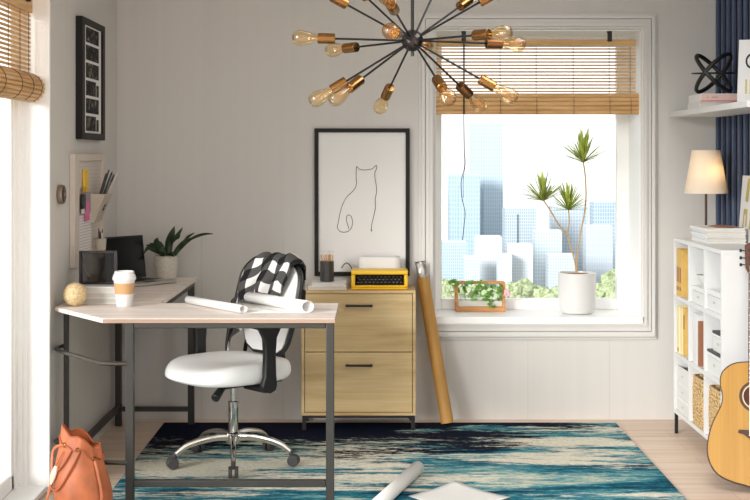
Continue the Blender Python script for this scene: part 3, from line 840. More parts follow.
# smoked glass stand/frame on the books
a = at(79.6, 286, 6.06); c = at(116.7, 286, 6.06)
fr = thing('photo_stand', ((a.x + c.x) / 2, 6.06, BT), 'black framed smoked glass photo stand on top of the white books', 'photo frame')
x0, x1, z0, z1 = a.x, c.x, BT + 0.0006, BT + 0.155
b = MB(); fw = 0.011
b.box(x0, x0 + fw, 6.045, 6.075, z0, z1); b.box(x1 - fw, x1, 6.045, 6.075, z0, z1)
b.box(x0 + fw, x1 - fw, 6.045, 6.075, z0, z0 + fw); b.box(x0 + fw, x1 - fw, 6.045, 6.075, z1 - fw, z1)
b.build('frame', M['gunmetal'], fr, bevel=0.002)
MB().box(x0 + fw, x1 - fw, 6.052, 6.056, z0 + fw, z1 - fw).build('pane', M['smoke'], fr, smooth=0)
MB().box(x0 + fw, x1 - fw, 6.068, 6.072, z0 + fw, z1 - fw).build('pane', M['smoke'], fr, smooth=0)
pts = [(x0 + 0.055, z1 - 0.02), (x0 + 0.032, z1 - 0.035), (x0 + 0.022, z1 - 0.07), (x0 + 0.03, z1 - 0.105), (x0 + 0.05, z1 - 0.125)]
MB().tube([Vector((q.x, 6.062, q.y)) for q in [Vector((u, v)) for u, v in [(w.x, w.y) for w in crom([Vector((p0, p1, 0)) for p0, p1 in pts], 6)]]], 0.0045, 8).build('pale_arc', M['pocket'], fr)
pts = [(x0 + 0.096, z0 + fw + 0.002), (x1 - 0.02, z0 + fw + 0.002), (x1 - 0.028, z1 - 0.05), (x1 - 0.042, z1 - fw - 0.004), (x0 + 0.122, z1 - fw - 0.004), (x0 + 0.115, z1 - 0.07)]
MB().prism([(u, 6.060, v) for u, v in pts], (0, 0.004, 0)).build('dark_shape', M['black'], fr, smooth=0)

# laptop (local frame: hinge along +X, base towards -Y)
LW, LD = 0.31, 0.235
hr = Vector((-1.213, 7.055)); d2 = Vector((0.8, -0.6)); pv = Vector((-0.6, -0.8))
ctr = hr + pv * LW / 2
lap = thing('laptop', (ctr.x, ctr.y, DH), 'open black laptop on the shaded back corner of the desk', 'laptop', rz=math.atan2(d2.y, d2.x) + PI / 2)
b = MB().box(-LW / 2, LW / 2, -LD, 0, 0.002, 0.017); b.build('base', M['alu'], lap, bevel=0.004, local=True)
b = MB()
for r in range(5):
    for k in range(13):
        b.box(-LW / 2 + 0.02 + k * 0.021, -LW / 2 + 0.038 + k * 0.021, -0.135 + r * 0.021, -0.117 + r * 0.021, 0.017, 0.0188)
b.build('keys', M['keys'], lap, local=True, smooth=0)
MB().box(-0.05, 0.05, -0.222, -0.155, 0.017, 0.0174).build('trackpad', M['gray_metal'], lap, local=True, smooth=0)
tl = math.radians(7)
def lidp(x, h, o): return (x, math.sin(tl) * h + math.cos(tl) * o, 0.016 + math.cos(tl) * h - math.sin(tl) * o)
def lidbox(x0, x1, h0, h1, o0, o1):
    return MB().quadbox([lidp(x0, h0, o0), lidp(x1, h0, o0), lidp(x1, h0, o1), lidp(x0, h0, o1), lidp(x0, h1, o0), lidp(x1, h1, o0), lidp(x1, h1, o1), lidp(x0, h1, o1)])
LH = 0.232
lidbox(-LW / 2, LW / 2, 0.003, LH, 0, 0.007).build('screen_lid', M['laptop'], lap, bevel=0.003, local=True)
lidbox(-LW / 2 + 0.008, LW / 2 - 0.008, 0.014, LH - 0.01, -0.0008, 0).build('screen', M['screen'], lap, local=True, smooth=0)
MB().cyl((-LW / 2 + 0.03, 0.004, 0.014), (LW / 2 - 0.03, 0.004, 0.014), 0.006, res=10).build('hinge', M['black'], lap, local=True)

# fern in a grey pot
fx_, fy_ = (166 - CX) * 7.135 / F, 7.135
fern = thing('potted_fern', (fx_, fy_, DH), 'dark green fern in a pale stoneware pot on the desk corner', 'plant')
MB().lathe([(0.038, 0), (0.052, 0.006), (0.0605, 0.03), (0.066, 0.075), (0.067, 0.128), (0.062, 0.128), (0.060, 0.11)], (fx_, fy_, DH), 32).build('pot', M['pot_gray'], fern)
MB().cyl((fx_, fy_, DH + 0.1105), (fx_, fy_, DH + 0.114), 0.0595, res=24).build('soil', M['soil'], fern)
def strap_leaf(pts, w, droop=0):
    """leaf blade: ribbon with a raised middle, following points"""
    b = MB(); c = crom(pts, 5); n = len(c); rows = []
    for i, p in enumerate(c):
        t = i / (n - 1); d_ = (c[min(i + 1, n - 1)] - c[max(i - 1, 0)]).normalized()
        s = d_.cross(Vector((0, -1, 0.25))).normalized()
        ww = w * (0.35 + 0.9 * math.sin(PI * min(1, t * 0.78 + 0.16))) * (1 - t ** 5)
        rows.append([p - s * ww, p + Vector((0, -0.004, 0.003)), p + s * ww])
    b.loft(rows, False, False, closed=False)
    return b
def fp(px, py, dy=0.0): return at(px, py, fy_ + dy)
fronds = [([fp(168.5, 256), fp(169, 244), fp(172, 234, -.02), fp(174.5, 226.5, -.03)], 0.018), ([fp(171, 243, -.01), fp(177, 236, -.02), fp(182.5, 228, -.03)], 0.009), ([fp(172, 240, -.015), fp(178, 237, -.02), fp(180, 234, -.03)], 0.008),
          ([fp(174, 255), fp(180, 247), fp(187, 241, -.03), fp(195, 237.5, -.05)], 0.013), ([fp(187, 241, -.03), fp(196, 236.5, -.05), fp(205, 234, -.06), fp(213, 234, -.07)], 0.006), ([fp(183, 244, -.02), fp(188, 237, -.03), fp(194.5, 233, -.05)], 0.006),
          ([fp(166, 255), fp(161, 250), fp(157, 242, -.02), fp(158, 238, -.03)], 0.021), ([fp(165, 254), fp(157, 247), fp(150, 243, -.02)], 0.012), ([fp(164, 255), fp(155, 250), fp(148, 248, -.02), fp(144, 254, -.03)], 0.011), ([fp(163, 254), fp(154, 246, -.01), fp(146, 245.5, -.03)], 0.008),
          ([fp(168, 254), fp(172, 254, -.07), fp(174, 257, -.085)], 0.010), ([fp(165, 254), fp(160, 252, -.07), fp(163, 247, -.06)], 0.012)]
for p, w_ in fronds:
    strap_leaf(p, w_).build('frond', M['leaf_dark'], fern, mods=[('thick', 'SOLIDIFY', {'thickness': 0.0015})])

# partly unrolled plan on the desk
def spiral(center, r, r_in, a0, turns, n=26):
    out = []
    for i in range(int(n * turns) + 1):
        a = a0 + 2 * PI * i / n; rr = r + (r_in - r) * i / (n * turns)
        out.append((center[0] + rr * math.cos(a), center[1] + rr * math.sin(a)))
    return out
plan_o = Vector((-0.542, 5.552, DH + 0.0008)); e_ = Vector((-0.604, 0.797, 0)); p_ = Vector((0.797, 0.604, 0))
r1, r2, gap = 0.0185, 0.0262, 0.238
def plan_strip(prof, l0, l1, name, parent, m, lift=0.0):
    rows = [[plan_o + p_ * u + Vector((0, 0, v + lift)) + e_ * (l - 0.15 * max(0, min(1, u / gap))) for (u, v) in prof] for l in (l0, l1)]
    b = MB(); b.loft(rows, False, False, closed=False)
    return b.build(name, m, parent, smooth=60, mods=[('thick', 'SOLIDIFY', {'thickness': 0.0009})])
plan = thing('rolled_plan', plan_o, 'white paper plan half unrolled between two rolls on the desk', 'plan')
inn = [(0 + r1 - 0, 0)]
s1 = spiral((0, r1), r1, r1 * 0.72, -PI / 2, 2.2)
s1 = [(-(u), v) for u, v in s1][::-1]             # winds inwards on the far side
s2 = [(gap + u, v) for u, v in spiral((0, r2), r2, r2 * 0.90, -PI / 2, 1.5)]
plan_strip(s1 + [(gap * k / 6, 0.0) for k in range(1, 6)] + s2, 0.0, 0.475, 'sheet', plan, M['paper'])
def plan_ink():
    m, nt, b = new_mat('plan drawing')
    tc = nt.nodes.new('ShaderNodeTexCoord'); br = nt.nodes.new('ShaderNodeTexBrick'); br.offset = 0.3; br.squash = 0.6
    br.inputs['Scale'].default_value = 1; br.inputs['Brick Width'].default_value = 0.11; br.inputs['Row Height'].default_value = 0.05; br.inputs['Mortar Size'].default_value = 0.0011
    for k in ('Color1', 'Color2'): br.inputs[k].default_value = lin((234, 233, 231))
    br.inputs['Mortar'].default_value = lin((120, 118, 116))
    mp = nt.nodes.new('ShaderNodeMapping'); mp.inputs['Rotation'].default_value = (0, 0, 0.65)
    nt.links.new(tc.outputs['Object'], mp.inputs[0]); nt.links.new(mp.outputs[0], br.inputs['Vector']); nt.links.new(br.outputs['Color'], b.inputs['Base Color'])
    b.inputs['Roughness'].default_value = 0.8
    return m
M['plan_ink'] = plan_ink()
tag(plan_strip([(0.055 + 0.12 * k / 4, 0.0) for k in range(5)], 0.03, 0.44, 'drawing', plan, M['plan_ink'], 0.0012), 'faint line drawing')

# ================================================================== CHAIR
CC = Vector((-0.657, 6.25, 0)); PHI = math.radians(-48.6)
RT = 0.0092
chair = thing('office_chair', (CC.x, CC.y, RT), 'white cushioned swivel office chair with chrome star base on the rug', 'chair', rz=PHI)
def cb_(name, mb, m, parent=None, **k): return mb.build(name, m, parent or chair, local=True, **k)
def superell(hx, hy, n, cx=0, cy=0, N=44):
    out = []
    for i in range(N):
        a = 2 * PI * i / N; c, s = math.cos(a), math.sin(a)
        out.append((cx + hx * abs(c) ** (2 / n) * (1 if c >= 0 else -1), cy + hy * abs(s) ** (2 / n) * (1 if s >= 0 else -1)))
    return out
# seat cushion
rings = []
for sc_, z in ((0.80, 0.408), (0.93, 0.412), (0.985, 0.428), (1.0, 0.452), (0.985, 0.478), (0.94, 0.494), (0.85, 0.501), (0.6, 0.498), (0.3, 0.494), (0.05, 0.493)):
    rings.append([(x, y, z + (0.012 * ((x / 0.27) ** 2) if sc_ < 0.95 and z > 0.46 else 0) - (0.018 * max(0, (-y - 0.12) / 0.15) ** 2 if z > 0.43 else 0)) for x, y in superell(0.258 * sc_, 0.28 * sc_, 3.0, 0, -0.03)])
cb_('seat', MB().loft(rings), M['seat'], smooth=70, mods=[('sub', 'SUBSURF', {'levels': 1, 'render_levels': 1})])
cb_('seat_plate', MB().box(-0.13, 0.13, -0.14, 0.2, 0.385, 0.409), M['black'], bevel=0.008)
b = MB().cyl((0.10, -0.13, 0.395), (0.135, -0.20, 0.352), 0.016, 0.021, 14)
cb_('tilt_lever', b, M['black'], bevel=0.004)
cb_('gas_piston', MB().cyl((0, 0, 0.29), (0, 0, 0.386), 0.0135, res=18), M['chrome'])
cb_('column', MB().lathe([(0.022, 0.105), (0.0235, 0.11), (0.0235, 0.288), (0.0255, 0.289), (0.0255, 0.296), (0.018, 0.299)], res=24), M['chrome'])
cb_('hub', MB().lathe([(0.03, 0.095), (0.036, 0.102), (0.036, 0.145), (0.027, 0.152)], res=24), M['chrome'])
base_angles = [math.radians(-84 + 72 * k) - PHI for k in range(5)]
for a in base_angles:
    dx, dy = math.cos(a), math.sin(a)
    p = [(0.03, 0.128), (0.09, 0.131), (0.16, 0.122), (0.225, 0.105), (0.265, 0.082), (0.285, 0.066)]
    b = MB().tube(crom([Vector((dx * u, dy * u, v)) for u, v in p], 4), [0.021 - 0.008 * (i / 20) for i in range(21)], 10, up=(0, 0, 1), aspect=0.85)
    la = cb_('base_leg', b, M['chrome'])
    cs = MB()
    cx_, cy_ = dx * 0.288, dy * 0.288
    cs.cyl((cx_, cy_, 0.05), (cx_, cy_, 0.075), 0.011, res=12)
    sx, sy = -dy, dx
    ox, oy = dx * 0.012, dy * 0.012
    for s_ in (-1, 1):
        cs.cyl((cx_ + ox + sx * s_ * 0.005, cy_ + oy + sy * s_ * 0.005, 0.0275), (cx_ + ox + sx * s_ * 0.023, cy_ + oy + sy * s_ * 0.023, 0.0275), 0.0272, res=20)
    cs.box(cx_ + ox - 0.008, cx_ + ox + 0.008, cy_ + oy - 0.008, cy_ + oy + 0.008, 0.04, 0.058)
    tag(cs.build('caster', mat('caster rubber', (62, 60, 60), 0.45), la, local=True, bevel=0.003), 'dark grey twin wheel caster')
# back rest: white shield with black rim and shell
BZ0, BZ1 = 0.515, 0.958
def bk_half(z):
    t = (z - BZ0) / (BZ1 - BZ0)
    w = 0.145 + 0.072 * math.sin(min(1, t / 0.72) * PI / 2)
    if t > 0.72: w = 0.217 * (1 - ((t - 0.72) / 0.28) ** 3.2 * 0.5)
    if t < 0.1: w *= 1 - ((0.1 - t) / 0.1) ** 2 * 0.3
    return w
def bk_front(x, z): return 0.185 + 0.17 * (z - BZ0) - 0.55 * x * x + 0.10 * (z - 0.7) ** 2
def bk_outline(grow=0.0):
    zs = [BZ0 + (BZ1 - BZ0) * i / 22 for i in range(23)]
    R = [(bk_half(z) + grow, z) for z in zs]; Lf = [(-bk_half(z) - grow, z) for z in zs][::-1]
    return R + Lf
def bk_panel(off0, off1, shrink, bulge=0.0):
    b = MB(); N = 18; K = 12; grids = []
    for off in (off0, off1):
        g = []
        for i in range(N + 1):
            z = BZ0 + (BZ1 - BZ0) * i / N; h = bk_half(z) - shrink
            zz = BZ0 + shrink + (BZ1 - BZ0 - 2 * shrink) * i / N
            g.append([b.bm.verts.new((h * (2 * j / K - 1), bk_front(h * (2 * j / K - 1), zz) + off - (bulge * (1 - (2 * j / K - 1) ** 4) * (1 - (2 * i / N - 1) ** 4) if off == off0 else 0), zz)) for j in range(K + 1)])
        grids.append(g)
    for q, g in enumerate(grids):
        for i in range(N):
            for j in range(K):
                f = (g[i][j], g[i][j + 1], g[i + 1][j + 1], g[i + 1][j]); b.bm.faces.new(f if q == 0 else f[::-1])
    loop = lambda g: [g[0][j] for j in range(K + 1)] + [g[i][K] for i in range(1, N + 1)] + [g[N][j] for j in range(K - 1, -1, -1)] + [g[i][0] for i in range(N - 1, 0, -1)]
    a, c = loop(grids[0]), loop(grids[1])
    for i in range(len(a)):
        k = (i + 1) % len(a); b.bm.faces.new((a[i], c[i], c[k], a[k]))
    return b
back = cb_('backrest', bk_panel(0.0, 0.03, 0.006, 0.014), M['seat'], smooth=60)
ol = bk_outline()
cb_('rim', MB().tube([Vector((x, bk_front(x, z) + 0.018, z)) for x, z in ol], 0.0125, 8, closed=True), M['black'], back)
cb_('shell', bk_panel(0.03, 0.042, 0.004), M['black'], back, smooth=60)
b = MB().tube(crom([(0, 0.12, 0.395), (0, 0.24, 0.39), (0, 0.285, 0.42), (0, 0.288, 0.52), (0, 0.283, 0.66)], 5), 0.022, 10, aspect=0.7)
cb_('back_bar', b, M['black'])
b = MB().cyl((-0.03, 0.262, 0.52), (0.05, 0.262, 0.52), 0.022, res=16)
cb_('height_knob', b, M['black'], bevel=0.004)
for s in (-1, 1):
    X = 0.287 * s
    pts = [(-0.115, 0.715), (0.115, 0.715), (0.125, 0.69), (0.06, 0.672), (0.036, 0.63), (0.03, 0.56), (0.032, 0.46), (0.038, 0.41), (0.03, 0.385), (0.0, 0.374), (-0.04, 0.382), (-0.05, 0.41), (-0.034, 0.45), (-0.03, 0.56), (-0.036, 0.63), (-0.06, 0.672), (-0.125, 0.69)]
    b = MB().prism([(X - 0.016, y, z) for y, z in pts], (0.032, 0, 0))
    b.box(min(X, s * 0.12), max(X, s * 0.12), -0.03, 0.03, 0.376, 0.400)
    cb_('armrest', b, M['black'], bevel=0.008, seg=3, smooth=50)

# gingham throw over the back rest
thr = MB()
NU, NV = 46, 60
u0, u1 = -0.25, 0.105
uvmap = {}
grid = []
Lf, Lt, Lb = 0.36, 0.085, 0.26       # front drop, over the top, back drop
for i in range(NU + 1):
    u = i / NU; x = u0 + (u1 - u0) * u
    row = []
    hem = 0.27 + 0.085 / (1 + math.exp((u - 0.42) / 0.04)) - 0.03 * u + 0.012 * math.sin(u * 19)
    skew = 0.05 * (u - 0.5)
    for j in range(NV + 1):
        v = j / NV; s = v * (hem + Lt + Lb)
        xx = x + (0.018 * math.sin(3.1 * v * PI + u * 5)) * 0.6
        xx += 0.075 * u * max(0.0, 1 - max(0.0, hem - s) / 0.20)
        xc = max(min(xx, 0.2), -0.225)
        # height of the back rest's top edge at this column
        zt_ = BZ1
        for k in range(60):
            zt_ = BZ1 - k * 0.004
            if bk_half(zt_) > abs(xc) - 0.004: break
        zt_ = min(zt_ + 0.006, BZ1 + 0.004)
        if s < hem:                       # front
            z = zt_ - (hem - s); n_ = Vector((0, -1, 0))
            amt = min(1, (hem - s) / 0.10)
            fold = 0.026 * math.sin(u * 22 + v * 4.5) + 0.013 * math.sin(u * 41 - v * 6 + 1)
            y = bk_front(xc, max(z, BZ0)) - 0.032 - (0.75 * fold + 0.024) * amt
        elif s < hem + Lt:                # over the top
            a = (s - hem) / Lt; th = PI * a
            fold = 0.009 * math.sin(u * 24 + 1.4) + 0.005 * math.sin(u * 43)
            y0_ = bk_front(xc, zt_) - 0.032; y1_ = bk_front(xc, zt_) + 0.062
            y = (y0_ + y1_) / 2 - math.cos(th) * (y1_ - y0_) / 2; z = zt_ + math.sin(th) * (0.026 + fold)
        else:                             # behind
            z = zt_ - (s - hem - Lt)
            y = bk_front(xc, max(z, BZ0)) + 0.064 + 0.010 * (1 + math.sin(u * 20 + 0.4)) * min(1, (s - hem - Lt) / 0.1)
        if u < 0.16 and s < hem + Lt:     # the edge wraps round the side
            y += 0.045 * (0.16 - u) / 0.16 * (1 if s < hem else 0)
        vtx = thr.bm.verts.new((xx, y, z)); row.append(vtx); uvmap[vtx] = (x * 1.15 + s * 0.22, s)
    grid.append(row)
uvl = thr.bm.loops.layers.uv.new('cloth')
for i in range(NU):
    for j in range(NV):
        f = thr.bm.faces.new((grid[i][j], grid[i + 1][j], grid[i + 1][j + 1], grid[i][j + 1]))
        for l in f.loops: l[uvl].uv = uvmap[l.vert]
thr_o = thr.build('throw_blanket', M['plaid'], None, smooth=70, mods=[('thick', 'SOLIDIFY', {'thickness': 0.006, 'offset': 0.0}), ('sub', 'SUBSURF', {'levels': 1, 'render_levels': 1})])
thr_o.location = (CC.x, CC.y, RT); thr_o.rotation_euler = (0, 0, PHI)
tag(thr_o, 'black and white gingham throw draped over the office chair back', 'blanket')

# ================================================================== FILING CABINET
cab = thing('filing_cabinet', (-0.06, 7.15, 0), 'light oak two-drawer filing cabinet on black metal legs', 'cabinet')
x0, x1, yf, ybk, z0, z1 = -0.369, 0.246, 6.997, 7.318, 0.088, 0.761
t = 0.016
b = MB(); b.box(x0, x0 + t, yf, ybk, z0, z1 - t); b.box(x1 - t, x1, yf, ybk, z0, z1 - t); b.box(x0 + t, x1 - t, yf, ybk, z0, z0 + t); b.box(x0 + t, x1 - t, ybk - 0.01, ybk, z0 + t, z1 - t)
b.box(x0 + t, x1 - t, yf + 0.006, ybk - 0.01, 0.4215, 0.4235)
b.build('body', M['oak'], cab, smooth=0, bevel=0.0012)
MB().box(x0, x1, yf, ybk, z1 - t, z1).build('top', M['oak_v'], cab, smooth=0, bevel=0.0015)
zm = 1.48 - (352.2 - HY) / (F / yf)
zl = 1.48 - (412.3 - HY) / (F / yf)
for (a, c, zh) in ((zm + 0.0022, z1 - t - 0.003, 305.5), (z0 + t + 0.003, zm - 0.0022, 365)):
    dr = MB().box(x0 + t + 0.003, x1 - t - 0.003, yf + 0.002, yf + 0.022, a, c).build('drawer', M['oak'], cab, smooth=0, bevel=0.0015)
    hz = 1.48 - (zh - HY) / (F / yf); hx0, hx1 = (345.6 - CX) * yf / F, (372.7 - CX) * yf / F
    h_ = MB().box(hx0, hx1, yf - 0.028, yf - 0.018, hz - 0.006, hz + 0.006)
    for q in (hx0 + 0.004, hx1 - 0.014): h_.box(q, q + 0.01, yf - 0.02, yf + 0.002, hz - 0.005, hz + 0.005)
    tag(h_.build('handle', M['black_metal'], dr, bevel=0.002), 'black bar handle')
b = MB()
b.box(x0 + 0.004, x1 - 0.004, yf + 0.004, yf + 0.024, z0 - 0.014, z0 - 0.0005); b.box(x0 + 0.004, x1 - 0.004, ybk - 0.03, ybk - 0.01, z0 - 0.014, z0 - 0.0005)
b.build('leg_frame', M['black_metal'], cab, bevel=0.001)
for sx in (0, 1):
    for yy, rz_ in ((yf + 0.004, RT), (ybk - 0.03, 0.0002)):
        X0 = x0 + 0.004 if sx == 0 else x1 - 0.004
        s_ = 1 if sx == 0 else -1
        pr = [(X0, rz_), (X0 + s_ * 0.02, rz_), (X0 + s_ * 0.02, 0.055), (X0 + s_ * 0.036, 0.0735), (X0, 0.0735)]
        MB().prism([(u, yy, v) for u, v in pr], (0, 0.02, 0)).build('leg', M['black_metal'], cab, smooth=0)

# typewriter
TZ = z1 + 0.0006
ty0 = 7.035; tx0, tx1 = (351.2 - CX) * 7.04 / F, (408 - CX) * 7.04 / F
tw = thing('typewriter', ((tx0 + tx1) / 2, 7.14, TZ), 'yellow typewriter with black keys on the oak filing cabinet', 'typewriter')
pf = [(ty0, 0.0), (ty0, 0.018), (ty0 + 0.03, 0.024), (ty0 + 0.13, 0.062), (ty0 + 0.14, 0.072), (ty0 + 0.14, 0.0)]
tH = 0.104
b = MB()
b.box(tx0, tx1, ty0, ty0 + 0.205, TZ, TZ + 0.012)
b.box(tx0, tx1, ty0, ty0 + 0.018, TZ + 0.012, TZ + 0.024)
for (q0, q1) in ((tx0, tx0 + 0.021), (tx1 - 0.021, tx1)):
    b.prism([(q0, ty0, TZ + 0.012), (q0, ty0 + 0.205, TZ + 0.012), (q0, ty0 + 0.205, TZ + tH - 0.024), (q0, ty0, TZ + tH - 0.024)], (q1 - q0, 0, 0))
b.box(tx0, tx1, ty0 + 0.003, ty0 + 0.158, TZ + tH - 0.023, TZ + tH)
b.box(tx0 + 0.021, tx1 - 0.021, ty0 + 0.19, ty0 + 0.205, TZ + 0.012, TZ + tH - 0.02)
b.build('casing', M['yellow'], tw, bevel=0.006, seg=3)
kb = MB().prism([(tx0 + 0.0215, ty0 + 0.019, TZ + 0.0125), (tx0 + 0.0215, ty0 + 0.185, TZ + 0.0125), (tx0 + 0.0215, ty0 + 0.185, TZ + 0.05), (tx0 + 0.0215, ty0 + 0.10, TZ + 0.05), (tx0 + 0.0215, ty0 + 0.019, TZ + 0.02)], (tx1 - tx0 - 0.043, 0, 0)).build('keyboard', M['black'], tw, smooth=0)
kk = MB(); kr = MB()
for r in range(4):
    for k in range(12 - (r % 2)):
        X = tx0 + 0.036 + 0.0105 * (r % 2) + k * (tx1 - tx0 - 0.072) / 11; yy = ty0 + 0.03 + r * 0.020; zz = TZ + 0.032 + r * 0.0125
        kk.lathe([(0.0085, 0), (0.0088, 0.004), (0.007, 0.006), (0.001, 0.0055)], (X, yy, zz), 12)
        kr.cyl((X, yy - 0.0005, zz + 0.0057), (X, yy - 0.0005, zz + 0.0066), 0.0058, res=8)
        kk.cyl((X, yy, zz - 0.02), (X, yy, zz), 0.003, res=6)
kk = kk.build('keys', M['keys'], kb)
tag(kr.build('key_letters', M['keycap_ring'], kb), 'pale marks on the black keys')
MB().cyl((tx0 + 0.022, ty0 + 0.13, TZ + tH - 0.038), (tx1 - 0.022, ty0 + 0.13, TZ + tH - 0.038), 0.0125, res=18).build('platen', M['black'], tw)
p = [Vector((tx0 + 0.004, ty0 + 0.19, TZ + 0.08)), Vector((tx0 - 0.006, ty0 + 0.205, TZ + 0.11)), Vector((tx0 - 0.03, ty0 + 0.215, TZ + 0.128)), Vector((tx0 - 0.052, ty0 + 0.21, TZ + 0.108)), Vector((tx0 - 0.055, ty0 + 0.205, TZ + 0.1))]
tag(MB().tube(crom(p, 6), 0.0028, 8).build('cord', M['black'], tw), 'thin black cord looping beside the case')
pa0, pa1 = (359.2 - CX) * 7.2 / F, (399.8 - CX) * 7.2 / F
b = MB()
rows = []
for i in range(7):
    h = i / 6; rows.append([(pa0 + (pa1 - pa0) * k / 6, ty0 + 0.169 + 0.03 * h ** 2, TZ + tH - 0.012 + 0.075 * h) for k in range(7)])
b.loft(rows, False, False, closed=False)
o = b.build('paper_sheet', M['paper'], None, loc=((pa0 + pa1) / 2, ty0 + 0.165, TZ + tH), mods=[('thick', 'SOLIDIFY', {'thickness': 0.0012})])
tag(o, 'white paper sheet standing up in the yellow typewriter', 'paper')

# two magazines and the pencil cup
mx0, mx1 = (308 - CX) * 7.03 / F, (347 - CX) * 7.03 / F
book('magazine', mx0, mx1, 7.03, 7.25, TZ, TZ + 0.019, M['white'], 'lower white book under the dark pencil cup', 'book', spine='-x')
book('magazine', mx0 + 0.02, mx1 - 0.004, 7.035, 7.245, TZ + 0.0196, TZ + 0.037, M['white_lacquer'], 'upper white book directly under the dark pencil cup', 'book', spine='-x')
pz = TZ + 0.0376
pcx, pcy = (327 - CX) * 7.12 / F, 7.12
pc = thing('pencil_cup', (pcx, pcy, pz), 'dark faceted pencil cup on the white books', 'cup')
MB().lathe([(0.036, 0), (0.038, 0.003), (0.038, 0.112), (0.034, 0.112), (0.034, 0.01)], (pcx, pcy, pz), 10, cap1=True).build('body', M['dark_cup'], pc, smooth=20, bevel=0.0015)
pen_pts = [(-0.022, 0.004, -0.036, 0.010), (-0.012, -0.010, -0.018, -0.012), (-0.004, 0.012, -0.006, 0.02), (0.004, -0.006, 0.008, -0.01), (0.014, 0.004, 0.022, 0.006), (0.02, -0.008, 0.036, -0.01), (0.008, 0.018, 0.016, 0.024)]
first = None
for i, (ax, ay, tx, ty_) in enumerate(pen_pts):
    hgt = 0.160 + 0.012 * math.sin(i * 2.3)
    d = Vector((tx - ax * 0.6, ty_ - ay * 0.6, hgt)).normalized()
    if first is None:
        pn = thing('pencil', (0, 0, 0), 'plain wooden pencil standing in the dark cup on the cabinet', 'pencil', 'pencils in the dark cup')
        MB().cyl((0, 0, 0), (0, 0, 0.135), 0.0036, res=6).build('shaft', M['pencil'], pn, local=True, smooth=0)
        MB().cyl((0, 0, 0.1352), (0, 0, 0.150), 0.0036, 0.0012, 6).build('sharpened_cone', M['paper_warm'], pn, local=True, smooth=0)
        MB().cyl((0, 0, 0.1502), (0, 0, 0.156), 0.0012, 0.0003, 6).build('lead_tip', M['graphite'], pn, local=True, smooth=0)
        first = pn
    else:
        pn = copy_tree(first)
    pn.location = (pcx + ax * 0.6, pcy + ay * 0.6, pz + 0.012)
    pn.rotation_mode = 'QUATERNION'; pn.rotation_quaternion = Vector((0, 0, 1)).rotation_difference(d)

# cat line print
fx0, fx1, fz0, fz1 = -0.312, 0.223, 0.812, 1.641
art = thing('framed_print', (-0.045, YB - 0.03, fz0), 'black framed line drawing of a seated cat above the oak cabinet', 'picture')
fw = 0.0225; fy0, fy1 = YB - 0.03, YB - 0.001
b = MB(); b.box(fx0, fx0 + fw, fy0, fy1, fz0, fz1); b.box(fx1 - fw, fx1, fy0, fy1, fz0, fz1); b.box(fx0 + fw, fx1 - fw, fy0, fy1, fz0, fz0 + fw); b.box(fx0 + fw, fx1 - fw, fy0, fy1, fz1 - fw, fz1)
b.build('frame', M['black_wood'], art, smooth=0, bevel=0.0015)
MB().box(fx0 + fw, fx1 - fw, fy1 - 0.014, fy1 - 0.004, fz0 + fw, fz1 - fw).build('print', M['art_white'], art, smooth=0)
def cp_(u, v): q = at(300 + u / 2.78, 120 + v / 2.78, fy1 - 0.0145); return q
L1 = [(136, 303), (133, 292), (129, 278), (131, 266), (137, 264), (143, 270), (146, 284), (143, 299), (134, 309), (122, 312), (111, 309), (104, 299), (107, 282), (112, 256), (119, 234), (130, 214), (145, 200), (154, 188), (157, 175), (156, 155), (157, 131), (161, 132), (166, 137), (180, 139), (196, 137), (203, 134), (212, 126), (213, 134), (208, 148), (209, 165), (212, 182), (213, 200), (209, 220), (210, 240), (206, 262), (201, 283), (198, 302), (199, 308), (197, 309)]
b = MB().tube(crom([cp_(*q) for q in L1], 5), 0.0017, 6)
b.sphere(cp_(198.5, 306), 0.004, 8)
tag(b.build('line_drawing', M['art_ink'], art), 'single black outline of a cat')

# poster tube leaning on the wall
pa = at(447.5, 427, 7.11); pb = at(420.2, 262, 7.262)
A = Vector((pa.x, 7.125, 0.022)); Bv = Vector((pb.x, 7.268, pb.z))
ax = (Bv - A).normalized(); Lt_ = (Bv - A).length
pt = thing('poster_tube', (A.x, A.y, RT), 'brown kraft poster tube leaning on the wall beside the cabinet', 'tube')
b = MB().tube([A, A + ax * (Lt_ - 0.092)], 0.035, 28, caps=False)
b.tube([A + ax * (Lt_ - 0.092), A + ax * 0.002], 0.033, 28, caps=False)
b.tube([A + ax * 0.0015, A + ax * 0.004], 0.0335, 28)
b.build('tube', M['kraft'], pt)
ps = thing('rolled_poster', A + ax * (Lt_ - 0.2), 'rolled white paper in clear film sticking out of the kraft tube', 'paper roll')
b = MB(); qv = Vector((0, 0, 1)).rotation_difference(ax)
prof = spiral((0, 0), 0.0225, 0.010, 0, 3.2)
b.loft([[A + ax * l + qv @ Vector((u, v, 0)) for u, v in prof] for l in (Lt_ - 0.2, Lt_ - 0.012)], False, False, closed=False)
b.build('roll', M['paper_warm'], ps, smooth=60, mods=[('thick', 'SOLIDIFY', {'thickness': 0.0008})])
b = MB(); rings = []
for i in range(7):
    l = Lt_ - 0.12 + 0.12 * i / 6; rings.append([A + ax * l + qv @ Vector(((0.029 + 0.0022 * math.sin(7 * a_ + i)) * math.cos(a_), (0.029 + 0.0022 * math.sin(5 * a_ + i * 2)) * math.sin(a_), 0)) for a_ in [2 * PI * k / 28 for k in range(28)]])
b.loft(rings, False, False); b.build('film', M['clear'], ps, smooth=20)
b = MB()
b.tube([A + ax * Lt_ + qv @ Vector((0.03 * math.cos(2 * PI * k / 28), 0.03 * math.sin(2 * PI * k / 28), 0)) for k in range(28)], 0.0016, 6, closed=True)
b.build('film_edge', M['gray_metal'], ps)

